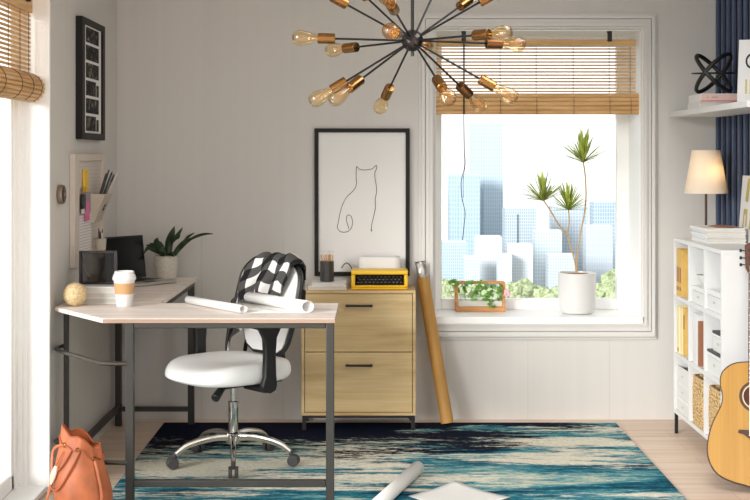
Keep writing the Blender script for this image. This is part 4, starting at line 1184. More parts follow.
# ================================================================== SILL: planter box and dragon tree
SZ = WZ0 + 0.0006
gx0_, gx1_, gy = (455.4 - CX) * 7.53 / F, (505.3 - CX) * 7.53 / F, 7.53
pl = thing('window_planter', ((gx0_ + gx1_) / 2, gy + 0.04, SZ), 'wood framed glass planter with ivy and a pink flower on the sill', 'planter')
b = MB()
gz1_ = SZ + 0.172
b.box(gx0_, gx1_, gy, gy + 0.08, SZ, SZ + 0.028)
for X in (gx0_, gx1_ - 0.016):
    for yy in (gy, gy + 0.064): b.box(X, X + 0.016, yy, yy + 0.016, SZ + 0.028, gz1_)
for yy in (gy, gy + 0.068): b.box(gx0_ + 0.016, gx1_ - 0.016, yy, yy + 0.012, gz1_ - 0.012, gz1_)
b.build('frame', M['cork_wood'], pl, bevel=0.002)
MB().box(gx0_ + 0.017, gx1_ - 0.017, gy + 0.013, gy + 0.067, SZ + 0.029, SZ + 0.06).build('soil', M['paper_warm'], pl, smooth=0)
b = MB(); b.face([(gx0_ + 0.016, gy + 0.006, SZ + 0.028), (gx1_ - 0.016, gy + 0.006, SZ + 0.028), (gx1_ - 0.016, gy + 0.006, gz1_ - 0.012), (gx0_ + 0.016, gy + 0.006, gz1_ - 0.012)])
b.face([(gx0_ + 0.016, gy + 0.074, SZ + 0.028), (gx1_ - 0.016, gy + 0.074, SZ + 0.028), (gx1_ - 0.016, gy + 0.074, gz1_ - 0.012), (gx0_ + 0.016, gy + 0.074, gz1_ - 0.012)])
b.build('pane', M['glass'], pl, smooth=0)
def ivy_leaf(b, c, size, nrm, rot):
    """five-lobed leaf"""
    q = Vector((0, 0, 1)).rotation_difference(nrm.normalized())
    out = [(0, -0.45), (0.28, -0.5), (0.55, -0.28), (0.45, 0.0), (0.72, 0.28), (0.32, 0.3), (0.18, 0.55), (0, 0.9), (-0.18, 0.55), (-0.32, 0.3), (-0.72, 0.28), (-0.45, 0.0), (-0.55, -0.28), (-0.28, -0.5)]
    cv = b.bm.verts.new(c + q @ Vector((0, 0, 0.15 * size)))
    vs = []
    for u, v in out:
        u2 = u * math.cos(rot) - v * math.sin(rot); v2 = u * math.sin(rot) + v * math.cos(rot)
        vs.append(b.bm.verts.new(c + q @ Vector((u2 * size, v2 * size, -0.1 * size * (u * u + v * v)))))
    for i in range(len(vs)): b.bm.faces.new((cv, vs[i], vs[(i + 1) % len(vs)]))
rnd = random.Random(3)
stems = [[(462, 303), (458, 290), (455, 284), (452, 281)], [(466, 303), (464, 288), (468, 282), (473, 284)], [(470, 303), (476, 292), (484, 286), (488, 286)], [(474, 303), (475, 296), (479, 290), (481, 281)],
         [(490, 304), (490, 296), (494, 288), (500, 289)], [(488, 304), (485, 300), (485, 296), (490, 293)], [(496, 304), (494, 300), (492, 304), (490, 306)], [(496, 304), (499, 298), (500, 292), (497, 285)]]
b = MB(); lv = MB()
for sidx, st in enumerate(stems):
    dy = rnd.uniform(-0.05, 0.0)
    pts = crom([at(st[0][0], st[0][1], gy + 0.04), at(st[1][0], st[1][1], gy + 0.03), at(st[2][0], st[2][1], gy + dy), at(st[3][0], st[3][1], gy + dy - 0.015)], 6)
    b.tube(pts, 0.0013, 5)
    for p in pts[5::2]:
        for k in range(2):
            c = p + Vector((rnd.uniform(-0.016, 0.016), rnd.uniform(-0.016, 0.01), rnd.uniform(-0.016, 0.014)))
            ivy_leaf(lv, c, rnd.uniform(0.011, 0.021), Vector((rnd.uniform(-.6, .6), -1, rnd.uniform(0.0, 1.2))), rnd.uniform(-2, 2))
b.build('stems', M['leaf_green'], pl)
tag(lv.build('ivy_leaves', M['leaf_green'], pl, smooth=0), 'trailing green ivy')
b = MB(); fc = at(507, 293, gy - 0.03)
for k in range(16):
    a = k * 2.4; rr = 0.004 + 0.0065 * (k / 16)
    b.sphere(fc + Vector((rr * 1.6 * math.cos(a), -0.006 + 0.004 * (k % 3), rr * 1.6 * math.sin(a))), 0.0075, 8, (1, 0.5, 1))
tag(b.build('flower', M['pink'], pl), 'round pale pink blossom')
b = MB().tube(crom([at(497, 303, gy + 0.03), at(502, 298, gy - 0.01), fc], 5), 0.0012, 5)
b.build('flower_stem', M['leaf_green'], pl)

px_, py_ = 1.188, 7.462
dt = thing('potted_dragon_tree', (px_, py_, SZ), 'slim plant with three spiky leaf tufts in a white pot on the sill', 'plant')
MB().lathe([(0.07, 0), (0.086, 0.004), (0.098, 0.018), (0.106, 0.05), (0.108, 0.09), (0.108, 0.232), (0.102, 0.234), (0.1, 0.22)], (px_, py_, SZ), 40).build('pot', M['ceramic'], dt)
MB().lathe([(0.099, 0.2205), (0.06, 0.228), (0.001, 0.23)], (px_, py_, SZ), 30).build('soil', M['soil'], dt)
def dpx(u, v, dy=0.0): return at(510 + u / 2.5, 120 + v / 2.5, py_ + dy)
MB().tube(crom([dpx(167, 388), dpx(167, 360), dpx(171, 320), dpx(178, 275, .02), dpx(186, 235, .02), dpx(190, 190, .02), dpx(188, 140, .01), dpx(183, 104)], 6), 0.0046, 8).build('stem', M['stem'], dt)
MB().tube(crom([dpx(166, 388), dpx(163, 360), dpx(153, 320), dpx(140, 284), dpx(122, 262, -.01), dpx(100, 225, -.02), dpx(83, 200, -.03)], 6), 0.0044, 8).build('stem', M['stem'], dt)
MB().tube(crom([dpx(141, 286), dpx(147, 266, .01), dpx(148, 245, .02), dpx(146, 223, .03)], 6), 0.0036, 8).build('stem', M['stem'], dt)
def tuft(c, R, seed, lean=(0, 0)):
    r_ = random.Random(seed); b = MB()
    for k in range(76):
        th = r_.uniform(0, 2 * PI); el = r_.uniform(0.3, 1.45) if k > 26 else r_.uniform(-0.1, 0.6)
        d = Vector((math.cos(th) * math.cos(el) + lean[0], math.sin(th) * math.cos(el) * 0.9, math.sin(el) + 0.15)).normalized()
        ln = R * r_.uniform(0.72, 1.04) * (0.80 + 0.20 * math.sin(max(el, 0))); w = 0.0048
        s = d.cross(Vector((0, 0, 1))); s = s.normalized() if s.length > 0.05 else Vector((1, 0, 0))
        nn = s.cross(d).normalized()
        drop = Vector((0, 0, -1)) * (0.10 * ln * math.cos(el))
        rows = []
        for i in range(6):
            t = i / 5; p = c + d * ln * t + drop * t * t; ww = w * (0.6 + 0.6 * t) * (1 - t ** 7) + 0.0004
            rows.append([p - s * ww, p - nn * ww * 0.35, p + s * ww])
        b.loft(rows, False, False, closed=False)
    return b
for (u, v, R, sd, ln) in ((183, 106, 0.225, 1, (0.02, 0)), (83, 202, 0.205, 2, (-0.10, 0)), (146, 225, 0.185, 5, (0.03, 0))):
    tuft(dpx(u, v, -.03 if u == 83 else 0.0), R, sd, ln).build('leaf_tuft', M['leaf_spike'], dt, smooth=60)

# ================================================================== LEFT WALL: collage frame, organizer, thermostat
cf = thing('collage_frame', (XL + 0.015, 6.56, 1.57), 'tall black collage frame of six small photos on the left wall', 'picture frame')
cy0, cy1, cz0, cz1 = 6.29, 6.83, 1.567, 2.164
cxf = -1.391
fy_w, fz_w = 0.085, 0.032
b = MB(); b.box(XL + 0.0005, cxf, cy0, cy0 + 0.06, cz0, cz1); b.box(XL + 0.0005, cxf, cy1 - 0.06, cy1, cz0, cz1)
b.box(XL + 0.0005, cxf, cy0 + 0.06, cy1 - 0.06, cz0, cz0 + fz_w); b.box(XL + 0.0005, cxf, cy0 + 0.06, cy1 - 0.06, cz1 - fz_w, cz1)
b.build('frame', M['black_wood'], cf, smooth=0, bevel=0.002)
MB().box(XL + 0.001, cxf - 0.010, cy0 + 0.06, cy1 - 0.06, cz0 + fz_w, cz1 - fz_w).build('mat_board', M['paper'], cf, smooth=0)
ph = (cz1 - cz0 - 2 * fz_w)
for k in range(6):
    zc = cz1 - fz_w - ph * (0.085 + 0.165 * k)
    hh = 0.037
    ys = (6.41, 6.71)
    MB().box(cxf - 0.010, cxf - 0.009, ys[0], ys[1] if k not in (3, 5) else 6.64, zc - hh, zc + hh).build('photo', photo_material(k), cf, smooth=0)
    if k in (3, 5):
        MB().box(cxf - 0.010, cxf - 0.009, 6.655, 6.71, zc - hh, zc + hh * 0.6).build('photo', photo_material(k + 6), cf, smooth=0)

def peg_material():
    m, nt, b = new_mat('perforated board')
    L = nt.links.new
    tc = nt.nodes.new('ShaderNodeTexCoord'); v = nt.nodes.new('ShaderNodeTexVoronoi'); v.inputs['Randomness'].default_value = 0; v.inputs['Scale'].default_value = 1
    mp = nt.nodes.new('ShaderNodeMapping'); mp.inputs['Scale'].default_value = (0.0, 40, 52)
    L(tc.outputs['Object'], mp.inputs[0]); L(mp.outputs[0], v.inputs['Vector'])
    r = ramp_node(nt, [(0.14, (186, 176, 168)), (0.26, (206, 197, 188))]); L(v.outputs['Distance'], r.inputs['Fac']); L(r.outputs[0], b.inputs['Base Color'])
    b.inputs['Roughness'].default_value = 0.7
    return m
oy0, oy1, oz0, oz1 = 6.16, 6.889, 0.952, 1.496
org = thing('wall_organizer', (XL + 0.012, 6.52, oz0), 'pale perforated organizer board with canvas pocket on the left wall', 'organizer')
b = MB(); fxo = -1.399
b.box(XL + 0.0005, fxo, oy0, oy0 + 0.10, oz0, oz1); b.box(XL + 0.0005, fxo, oy1 - 0.08, oy1, oz0, oz1)
b.box(XL + 0.0005, fxo, oy0 + 0.10, oy1 - 0.08, oz0, oz0 + 0.03); b.box(XL + 0.0005, fxo, oy0 + 0.10, oy1 - 0.08, oz1 - 0.035, oz1)
b.build('rim', M['peg'], org, smooth=0, bevel=0.003)
MB().box(XL + 0.0005, fxo - 0.012, oy0 + 0.10, oy1 - 0.08, oz0 + 0.03, oz1 - 0.035).build('board', peg_material(), org, smooth=0)
# canvas pocket, open at the top
ky0, ky1, kz0, kz1 = 6.53, 6.75, 1.148, 1.292
xi = fxo - 0.011
def pocket(m0, off):
    b = MB()
    lo = [(xi, ky0 + 0.02, kz0), (xi + 0.02, ky0 + 0.02, kz0), (xi + 0.02, ky1 - 0.035, kz0), (xi, ky1 - 0.035, kz0)]
    hi = [(xi, ky0, kz1 + 0.004), (xi + 0.075, ky0 + 0.015, kz1), (xi + 0.075, ky1 - 0.01, kz1 - 0.004), (xi, ky1, kz1)]
    b.loft([lo, hi], True, False)
    return b
pk = pocket(0, 0).build('pocket', M['pocket'], org, smooth=0, mods=[('thick', 'SOLIDIFY', {'thickness': 0.004})])
def pkpt(u, v):   # point on the pocket's front: u along, v up
    a = Vector((xi + 0.02, ky0 + 0.02, kz0)).lerp(Vector((xi + 0.02, ky1 - 0.035, kz0)), u); c = Vector((xi + 0.075, ky0 + 0.015, kz1)).lerp(Vector((xi + 0.075, ky1 - 0.01, kz1 - 0.004)), u)
    return a.lerp(c, v) + Vector((0.003, 0, -0.001))
MB().prism([pkpt(0.42, 0.42), pkpt(0.62, 0.42), pkpt(0.62, 0.64), pkpt(0.42, 0.64)], (0.0015, 0, 0)).build('label_tag', M['black'], pk, smooth=0)
MB().prism([pkpt(0.47, 0.50) + Vector((0.0016, 0, 0)), pkpt(0.56, 0.50) + Vector((0.0016, 0, 0)), pkpt(0.56, 0.57) + Vector((0.0016, 0, 0)), pkpt(0.50, 0.57) + Vector((0.0016, 0, 0))], (0.0006, 0, 0)).build('tag_mark', M['pocket'], pk, smooth=0)
# pens in the pocket
def pen(p0, p1, m, label, r=0.005):
    p0, p1 = Vector(p0), Vector(p1); d = (p1 - p0)
    t = thing('pen', p0, label, 'pen', 'pens in the canvas pocket')
    MB().tube([p0, p0 + d * 0.8], r, 10).build('barrel', m, t)
    MB().tube([p0 + d * 0.802, p0 + d * 0.96, p1], [r * 1.02, r * 0.8, r * 0.25], 10).build('tip', M['graphite'] if m != M['whitepen'] else m, t)
pens = [((xi + 0.012, 6.575, 1.185), at(106.5, 173, 6.60), M['brownpen'], 'dark brown pen standing first in the canvas pocket'),
        ((xi + 0.013, 6.60, 1.185), at(109.2, 169, 6.66), M['tealpen'], 'dark teal pen, the tallest dark one in the canvas pocket'),
        ((xi + 0.013, 6.625, 1.185), at(112.3, 171.5, 6.71), M['navypen'], 'navy pen between the dark teal and the grey pen in the pocket'),
        ((xi + 0.014, 6.65, 1.185), at(114.3, 174, 6.74), M['graypen'], 'grey pen next to the white stick in the canvas pocket'),
        ((xi + 0.014, 6.68, 1.185), at(118, 171.5, 6.80), M['whitepen'], 'slim white stick leaning furthest out of the canvas pocket')]
for a in pens: pen(*a)
# yellow strip, clear holder with pink card, paper sheet, pen cup on the board
xb = fxo - 0.0115
def onb(px, py, X=None):
    X = xb if X is None else X
    Y = X * F / (px - CX); return Vector((X, Y, CH - (py - HY) * Y / F))
def wallbox(px0, px1, pya, pyb, X0, X1):
    a, c = onb(px0, (pya + pyb) / 2, X0), onb(px1, (pya + pyb) / 2, X0)
    m = (a.y + c.y) / 2; zA = CH - (pya - HY) * m / F; zB = CH - (pyb - HY) * m / F
    return MB().box(X0, X1, a.y, c.y, zB, zA), Vector((X0, m, zB))
b, lc = wallbox(82.2, 86.4, 169.5, 192, xb, xb + 0.012)
t = thing('yellow_marker', lc, 'yellow marker clipped upright on the perforated board', 'marker')
b.build('barrel', M['yellow'], t, bevel=0.004)
b, _ = wallbox(82.6, 86.0, 187, 191.8, xb + 0.0122, xb + 0.015); b.build('cap', mat('ochre cap', (206, 158, 40), 0.5), t, bevel=0.001)
b, lc = wallbox(80.5, 89.5, 192.5, 213, xb, xb + 0.006)
t = thing('card_holder', lc, 'mauve card holder with a black clip under the yellow marker', 'holder')
b.build('plate', M['purple'], t, bevel=0.001)
b, _ = wallbox(80.3, 83.2, 194, 212, xb + 0.0062, xb + 0.02); b.build('clip', M['black'], t, bevel=0.003)
b, _ = wallbox(81.2, 84.0, 209, 213.6, xb + 0.0202, xb + 0.024); b.build('clip_tab', M['whitepen'], t, bevel=0.001)
b, lc = wallbox(84.4, 89.2, 201.5, 221, xb + 0.0064, xb + 0.009); o = b.build('pink_card', M['pinkcard'], None, loc=lc, smooth=0); tag(o, 'bright pink card hanging from the mauve holder', 'card')
def lines_material():
    m, nt, b = new_mat('written page')
    tc = nt.nodes.new('ShaderNodeTexCoord'); w = nt.nodes.new('ShaderNodeTexWave'); w.bands_direction = 'Z'; w.inputs['Scale'].default_value = 22; w.inputs['Distortion'].default_value = 0.6
    w.inputs['Detail Scale'].default_value = 6
    nt.links.new(tc.outputs['Object'], w.inputs['Vector'])
    r = ramp_node(nt, [(0.8, (222, 217, 214)), (0.95, (176, 170, 170))]); nt.links.new(w.outputs['Fac'], r.inputs['Fac']); nt.links.new(r.outputs[0], b.inputs['Base Color'])
    b.inputs['Roughness'].default_value = 0.8; return m
b, lc = wallbox(78.6, 90.5, 214, 262, xb, xb + 0.0022); o = b.build('paper_sheet', lines_material(), None, loc=lc, smooth=0); tag(o, 'written sheet of paper pinned low on the perforated board', 'paper')
cpt = onb(98.5, 252, -1.378)
ccx, ccy, ccz = -1.372, 6.62, 1.005
t = thing('pen_cup', (ccx, ccy, ccz), 'small pale cup of pens hung low on the organizer board', 'cup')
MB().lathe([(0.022, 0), (0.026, 0.002), (0.030, 0.06), (0.027, 0.06), (0.024, 0.006)], (ccx, ccy, ccz), 20).build('body', M['pocket'], t)
MB().box(fxo - 0.011, ccx - 0.02, ccy - 0.008, ccy + 0.008, ccz + 0.02, ccz + 0.05).build('hook', M['peg'], t)
for (dy, ty_, tx, zz, m_, lb) in ((-0.012, -0.03, -0.004, 0.115, M['brownpen'], 'brown pen in the small cup low on the organizer board'), (0.0, -0.006, 0.0, 0.10, M['graphite'], 'black pen upright in the small cup low on the board'), (0.010, 0.02, 0.006, 0.108, M['whitepen'], 'white pen in the small cup low on the organizer board')):
    p0 = Vector((ccx, ccy + dy * 0.6, ccz + 0.008)); p1 = Vector((ccx + tx, ccy + ty_, ccz + zz))
    q = thing('pen', p0, lb, 'pen', 'pens in the small board cup')
    MB().tube([p0, p0.lerp(p1, 0.8)], 0.0042, 8).build('barrel', m_, q)
    MB().tube([p0.lerp(p1, 0.802), p1], [0.004, 0.001], 8).build('tip', M['graphite'], q)

tp = Vector((XL, 5.945, 1.309))
th = thing('thermostat', tp, 'round thermostat with a metal ring on the left wall', 'thermostat')
MB().lathe([(0.04, 0.0005), (0.044, 0.004), (0.0455, 0.018), (0.043, 0.025), (0.039, 0.026)], tp, 32, axis=(1, 0, 0)).build('ring', M['copper'], th)
MB().lathe([(0.0388, 0.0262), (0.036, 0.028), (0.001, 0.0285)], tp, 32, axis=(1, 0, 0)).build('face', M['screen'], th)
MB().lathe([(0.008, 0.0287), (0.001, 0.0292)], tp + Vector((0, 0.006, 0.0)), 16, axis=(1, 0, 0)).build('dial_mark', M['orange_dot'], th)

# ================================================================== BOOKCASE
kx0, kx1, ky0_, ky1_, kz0_, kz1_ = 1.631, 1.938, 6.03, 6.985, 0.111, 1.047
t = 0.02
bc = thing('bookcase', ((kx0 + kx1) / 2, (ky0_ + ky1_) / 2, 0), 'white nine-cube bookcase on black legs against the navy slatted wall', 'bookcase')
MB().box(kx0, kx1, ky0_, ky1_, kz1_ - t, kz1_).build('top', M['white'], bc, smooth=0, bevel=0.001)
MB().box(kx0, kx1, ky0_, ky1_, kz0_, kz0_ + t).build('bottom', M['white'], bc, smooth=0, bevel=0.001)
for yy in (ky0_, ky1_ - t): MB().box(kx0, kx1, yy, yy + t, kz0_ + t, kz1_ - t).build('side_panel', M['white'], bc, smooth=0, bevel=0.001)
MB().box(kx1 - 0.008, kx1, ky0_ + t, ky1_ - t, kz0_ + t, kz1_ - t).build('back_panel', M['white'], bc, smooth=0)
pit = (ky1_ - ky0_ - t) / 3; rit = (kz1_ - kz0_ - t) / 3
for k in (1, 2):
    MB().box(kx0 + 0.001, kx1 - 0.008, ky0_ + pit * k, ky0_ + pit * k + t, kz0_ + t, kz1_ - t).build('divider', M['white'], bc, smooth=0)
for k in (1, 2):
    z = kz0_ + rit * k
    for q in range(3):
        MB().box(kx0 + 0.0005, kx1 - 0.008, ky0_ + pit * q + t, ky0_ + pit * (q + 1), z, z + t).build('shelf', M['white'], bc, smooth=0)
for yy in (ky0_ + 0.004, ky1_ - 0.026):
    for X in (kx0 + 0.003, kx1 - 0.026):
        MB().box(X, X + 0.016, yy, yy + 0.016, 0, kz0_ - 0.0005).build('leg', M['black_metal'], bc, smooth=0)
b = MB(); b.box(kx0 + 0.025, kx1 - 0.026, ky1_ - 0.022, ky1_ - 0.008, kz0_ - 0.012, kz0_ - 0.0005); b.box(kx0 + 0.025, kx1 - 0.026, ky0_ + 0.008, ky0_ + 0.022, kz0_ - 0.012, kz0_ - 0.0005)
b.build('leg_rail', M['black_metal'], bc, smooth=0)
def cell(col, row):   # col 0 = far, row 0 = top -> (y0, y1, z0, z1)
    q = 2 - col
    return ky0_ + pit * q + t + 0.0005, ky0_ + pit * (q + 1) - 0.0005, kz0_ + rit * (2 - row) + t + 0.0006, kz0_ + rit * (3 - row)
def upright(y1, th_, h, x0, d, z0, cover, label, name='book', group=None, tagc=None):
    """standing book, spine towards the room"""
    tt = thing(name, (x0 + d / 2, y1 - th_ / 2, z0), label, 'book', group)
    b = MB(); c = 0.0025
    b.box(x0, x0 + d, y1 - c, y1, z0, z0 + h); b.box(x0, x0 + d, y1 - th_, y1 - th_ + c, z0, z0 + h); b.box(x0, x0 + c, y1 - th_ + c, y1 - c, z0, z0 + h)
    b.build('cover', cover, tt, smooth=0)
    MB().box(x0 + c, x0 + d - 0.004, y1 - th_ + c, y1 - c, z0 + 0.003, z0 + h - 0.004).build('pages', M['page'], tt, smooth=0)
    if tagc:
        for (f0, f1, m_) in tagc: MB().box(x0 - 0.0006, x0, y1 - th_ * 0.8, y1 - th_ * 0.2, z0 + h * f0, z0 + h * f1).build('spine_label', m_, tt, smooth=0)
    return tt
y0, y1, z0, z1 = cell(0, 0)
gl = ['golden book standing farthest in in the top far cube', 'golden book standing in the middle of the top far cube', 'golden book whose front cover shows in the top far cube']
yy = y1 - 0.012
for k in range(3):
    upright(yy, 0.036, 0.250 - 0.003 * k, kx0 + 0.008, 0.2, z0, M['golden_book'], gl[k], group='golden books in the top cube', tagc=[(0.12, 0.2, M['brown_book']), (0.3, 0.62, M['brown_book'])]); yy -= 0.0365
def lidbox_thing(x0, x1, ya, yb, z0, h, label, open_top=False, dark_lid=False, group=None):
    tt = thing('storage_box', ((x0 + x1) / 2, (ya + yb) / 2, z0), label, 'box', group)
    w = 0.004
    if open_top:
        b = MB(); b.box(x0, x1, ya, yb, z0, z0 + w); b.box(x0, x0 + w, ya, yb, z0 + w, z0 + h); b.box(x1 - w, x1, ya, yb, z0 + w, z0 + h); b.box(x0 + w, x1 - w, ya, ya + w, z0 + w, z0 + h); b.box(x0 + w, x1 - w, yb - w, yb, z0 + w, z0 + h)
        b.build('body', M['white'], tt, smooth=0)
        MB().box(x0 + w, x1 - w, ya + w, yb - w, z0 + w, z0 + h - 0.012).build('lining', M['black'], tt, smooth=0)
    else:
        MB().box(x0, x1, ya, yb, z0, z0 + h * 0.72).build('body', M['white'], tt, smooth=0, bevel=0.001)
        MB().box(x0 - 0.003, x1 + 0.003, ya - 0.003, yb + 0.003, z0 + h * 0.72 + 0.003, z0 + h - (0.012 if dark_lid else 0)).build('lid', M['white_lacquer'], tt, smooth=0, bevel=0.001)
        MB().box(x0 + 0.002, x1 - 0.002, ya + 0.002, yb - 0.002, z0 + h * 0.72, z0 + h * 0.72 + 0.003).build('seam', M['gray_metal'], tt, smooth=0)
        if dark_lid: MB().box(x0 - 0.003, x1 + 0.003, ya - 0.003, yb + 0.003, z0 + h - 0.0118, z0 + h).build('top_inset', M['black'], tt, smooth=0)
    MB().box(x0 - 0.0045, x0 - 0.0032 if not open_top else x0 - 0.0005, (ya + yb) / 2 - 0.014, (ya + yb) / 2 + 0.014, z0 + h * 0.38, z0 + h * 0.48).build('label_holder', M['peg'], tt, smooth=0)
    return tt
y0, y1, z0, z1 = cell(1, 0)
lidbox_thing(kx0 + 0.012, kx0 + 0.22, y0 + 0.03, y1 - 0.04, z0, 0.085, 'white lidded box under a white bowl in the top middle cube')
o = MB().lathe([(0.03, 0), (0.045, 0.004), (0.075, 0.035), (0.083, 0.06), (0.079, 0.06), (0.06, 0.03), (0.001, 0.01)], (kx0 + 0.095, (y0 + y1) / 2 + 0.03, z0 + 0.0856), 30).build('bowl', M['ceramic'], None, loc=(kx0 + 0.095, (y0 + y1) / 2 + 0.03, z0 + 0.0856)); tag(o, 'white bowl resting on the lidded box in the top middle cube', 'bowl')
y0, y1, z0, z1 = cell(2, 0)
lidbox_thing(kx0 + 0.012, kx0 + 0.22, y0 + 0.03, y1 - 0.02, z0, 0.098, 'white lidded box alone in the top cube nearest the guitar')
y0, y1, z0, z1 = cell(0, 1)
yy = y1 - 0.02
for k, (m_, h, lb, tg) in enumerate(((M['cream_book'], 0.252, 'cream book with a red spine mark in the middle far cube', [(0.03, 0.12, M['red'])]), (M['cream_book'], 0.243, 'cream book in the middle of three in the middle far cube', None), (M['golden_book'], 0.248, 'yellow book last of three beside two cream books', [(0.55, 0.85, M['brown_book'])]))):
    upright(yy, 0.040, h, kx0 + 0.01 + 0.006 * k, 0.2, z0, m_, lb, tagc=tg); yy -= 0.041
y0, y1, z0, z1 = cell(1, 1)
yy = y1 - 0.05
for k, (m_, th_, h, lb) in enumerate(((M['white'], 0.05, 0.255, 'wide white binder first in the centre cube'), (M['white_lacquer'], 0.045, 0.25, 'white binder between the wide binder and the brown book'), (M['brown_book'], 0.03, 0.222, 'brown book beside the white binders in the centre cube'))):
    upright(yy, th_, h, kx0 + 0.01, 0.21, z0, m_, lb, name='binder' if k < 2 else 'book'); yy -= th_ + 0.001
y0, y1, z0, z1 = cell(2, 1)
lidbox_thing(kx0 + 0.012, kx0 + 0.22, y0 + 0.02, y1 - 0.02, z0, 0.112, 'lower white box with a dark lid inset in the middle cube nearest the guitar', dark_lid=True)
lidbox_thing(kx0 + 0.024, kx0 + 0.20, y0 + 0.03, y1 - 0.07, z0 + 0.1126, 0.095, 'upper white box with a dark lid inset in the middle cube nearest the guitar', dark_lid=True)
y0, y1, z0, z1 = cell(0, 2)
z = z0
for k, lb in enumerate(('bottom white box of three in the lowest far cube', 'middle white box of three in the lowest far cube')):
    lidbox_thing(kx0 + 0.010, kx0 + 0.22, y0 + 0.03, y1 - 0.03, z, 0.078, lb, group='white boxes in the lowest cube'); z += 0.0786
lidbox_thing(kx0 + 0.010, kx0 + 0.22, y0 + 0.03, y1 - 0.03, z, 0.082, 'open white box with a black lining on top of the lowest stack', open_top=True, group='white boxes in the lowest cube')
def basket(col, label):
    y0, y1, z0, z1 = cell(col, 2)
    ya, yb, x0, x1, h = y0 + 0.012, y1 - 0.03, kx0 + 0.004, kx0 + 0.26, 0.245
    tt = thing('woven_basket', ((x0 + x1) / 2, (ya + yb) / 2, z0), label, 'basket', 'woven baskets in the bottom cubes')
    b = MB(); N = 14
    rings = []
    for i in range(27):
        z = z0 + h * i / 26; g = 0.0016 * (1 if i % 2 else -1) + 0.004 * math.sin(PI * i / 26)
        r_ = superell((x1 - x0) / 2 + g - 0.004, (yb - ya) / 2 + g - 0.004, 9, (x0 + x1) / 2, (ya + yb) / 2, 48)
        rings.append([(x, y, z) for x, y in r_])
    w = 0.008
    r_ = superell((x1 - x0) / 2 - w - 0.004, (yb - ya) / 2 - w - 0.004, 9, (x0 + x1) / 2, (ya + yb) / 2, 48)
    rings.append([(x, y, z0 + h) for x, y in r_]); rings.append([(x, y, z0 + h - 0.06) for x, y in r_])
    b.loft(rings, True, False)
    b.build('body', M['weave'], tt)
    MB().prism([(x, y, z0 + h - 0.075) for x, y in superell((x1 - x0) / 2 - w - 0.005, (yb - ya) / 2 - w - 0.005, 9, (x0 + x1) / 2, (ya + yb) / 2, 48)], (0, 0, 0.012)).build('lining', M['basket_in'], tt, smooth=0)
basket(1, 'woven basket in the bottom middle cube of the bookcase')
basket(2, 'woven basket in the bottom cube nearest the guitar')

# ---- on top of the bookcase
KT = kz1_ + 0.0006
mg = ['lowest magazine of the stack on the bookcase top', 'second lowest magazine of the stack on the bookcase top', 'third magazine up in the stack on the bookcase top', 'fourth magazine up in the stack on the bookcase top', 'fifth magazine, just under the brown one on the stack']
z = KT
for k in range(5):
    dx, dy = ((0, 0), (0.004, 0.006), (-0.006, -0.004), (0.003, 0.004), (-0.008, 0.0))[k]
    th_ = (0.016, 0.014, 0.016, 0.013, 0.015)[k]
    book('magazine', 1.682 + dx, 1.880 + dx * 0.4, 6.488 + dy, 6.80 + dy, z, z + th_, M['white'], mg[k], 'magazine', 'magazines on the bookcase', spine='-x'); z += th_ + 0.0004
tt = thing('magazine', (1.80, 6.62, z), 'brown covered magazine lying open on top of the bookcase stack', 'magazine')
b = MB(); rows = []
for i in range(9):
    u = i / 8; rows.append([(1.735 + 0.135 * u, 6.50 + 0.2 * k / 4, z + 0.001 + 0.006 * math.sin(PI * u)) for k in range(5)])
b.loft(rows, False, False, closed=False); b.build('cover', M['brown_book'], tt, mods=[('thick', 'SOLIDIFY', {'thickness': 0.0014})])
MB().box(1.728, 1.872, 6.497, 6.70, z, z + 0.0012).build('pages', M['page'], tt, smooth=0)

lx, ly = (706 - CX) * 6.915 / F, 6.915
lamp = thing('table_lamp', (lx, ly, KT), 'table lamp with white tapered shade on the bookcase top', 'lamp')
MB().lathe([(0.062, 0), (0.064, 0.004), (0.06, 0.011), (0.014, 0.015), (0.01, 0.02)], (lx, ly, KT), 30).build('base', M['black_metal'], lamp)
MB().cyl((lx, ly, KT + 0.018), (lx, ly, 1.37), 0.0068, res=12).build('pole', M['rosewood'], lamp)
sz0, sz1 = 1.287, 1.516
def shade_material():
    m = bpy.data.materials.new('linen shade'); m.use_nodes = True; nt = m.node_tree; nt.nodes.clear()
    o = nt.nodes.new('ShaderNodeOutputMaterial'); d = nt.nodes.new('ShaderNodeBsdfDiffuse'); tr = nt.nodes.new('ShaderNodeBsdfTranslucent'); mx = nt.nodes.new('ShaderNodeMixShader')
    d.inputs[0].default_value = lin((240, 234, 224)); tr.inputs[0].default_value = lin((244, 230, 206)); mx.inputs[0].default_value = 0.35
    nt.links.new(d.outputs[0], mx.inputs[1]); nt.links.new(tr.outputs[0], mx.inputs[2]); nt.links.new(mx.outputs[0], o.inputs[0]); return m
MB().lathe([(0.114, sz0), (0.0735, sz1), (0.072, sz1), (0.1125, sz0)], (lx, ly, 0), 48, cap0=False, cap1=False).build('lamp_shade', shade_material(), lamp)
b = MB(); b.tube([(lx + 0.0722 * math.cos(2 * PI * k / 36), ly + 0.0722 * math.sin(2 * PI * k / 36), sz1 - 0.012) for k in range(36)], 0.0012, 6, closed=True)
for a_ in (0.3, 2.4, 4.5): b.cyl((lx, ly, sz1 - 0.03), (lx + 0.072 * math.cos(a_), ly + 0.072 * math.sin(a_), sz1 - 0.012), 0.0012, res=6)
b.cyl((lx, ly, 1.36), (lx, ly, sz1 - 0.03), 0.002, res=6)
b.build('shade_ring', M['alu'], lamp)
M['warm_bulb'] = None
mb_, nt, bs = new_mat('frosted bulb'); bs.inputs['Emission Color'].default_value = (1, 0.72, 0.42, 1); bs.inputs['Emission Strength'].default_value = 0.8
MB().sphere((lx, ly, 1.41), 0.026, 16, (1, 1, 1.2)).build('bulb', mb_, lamp)

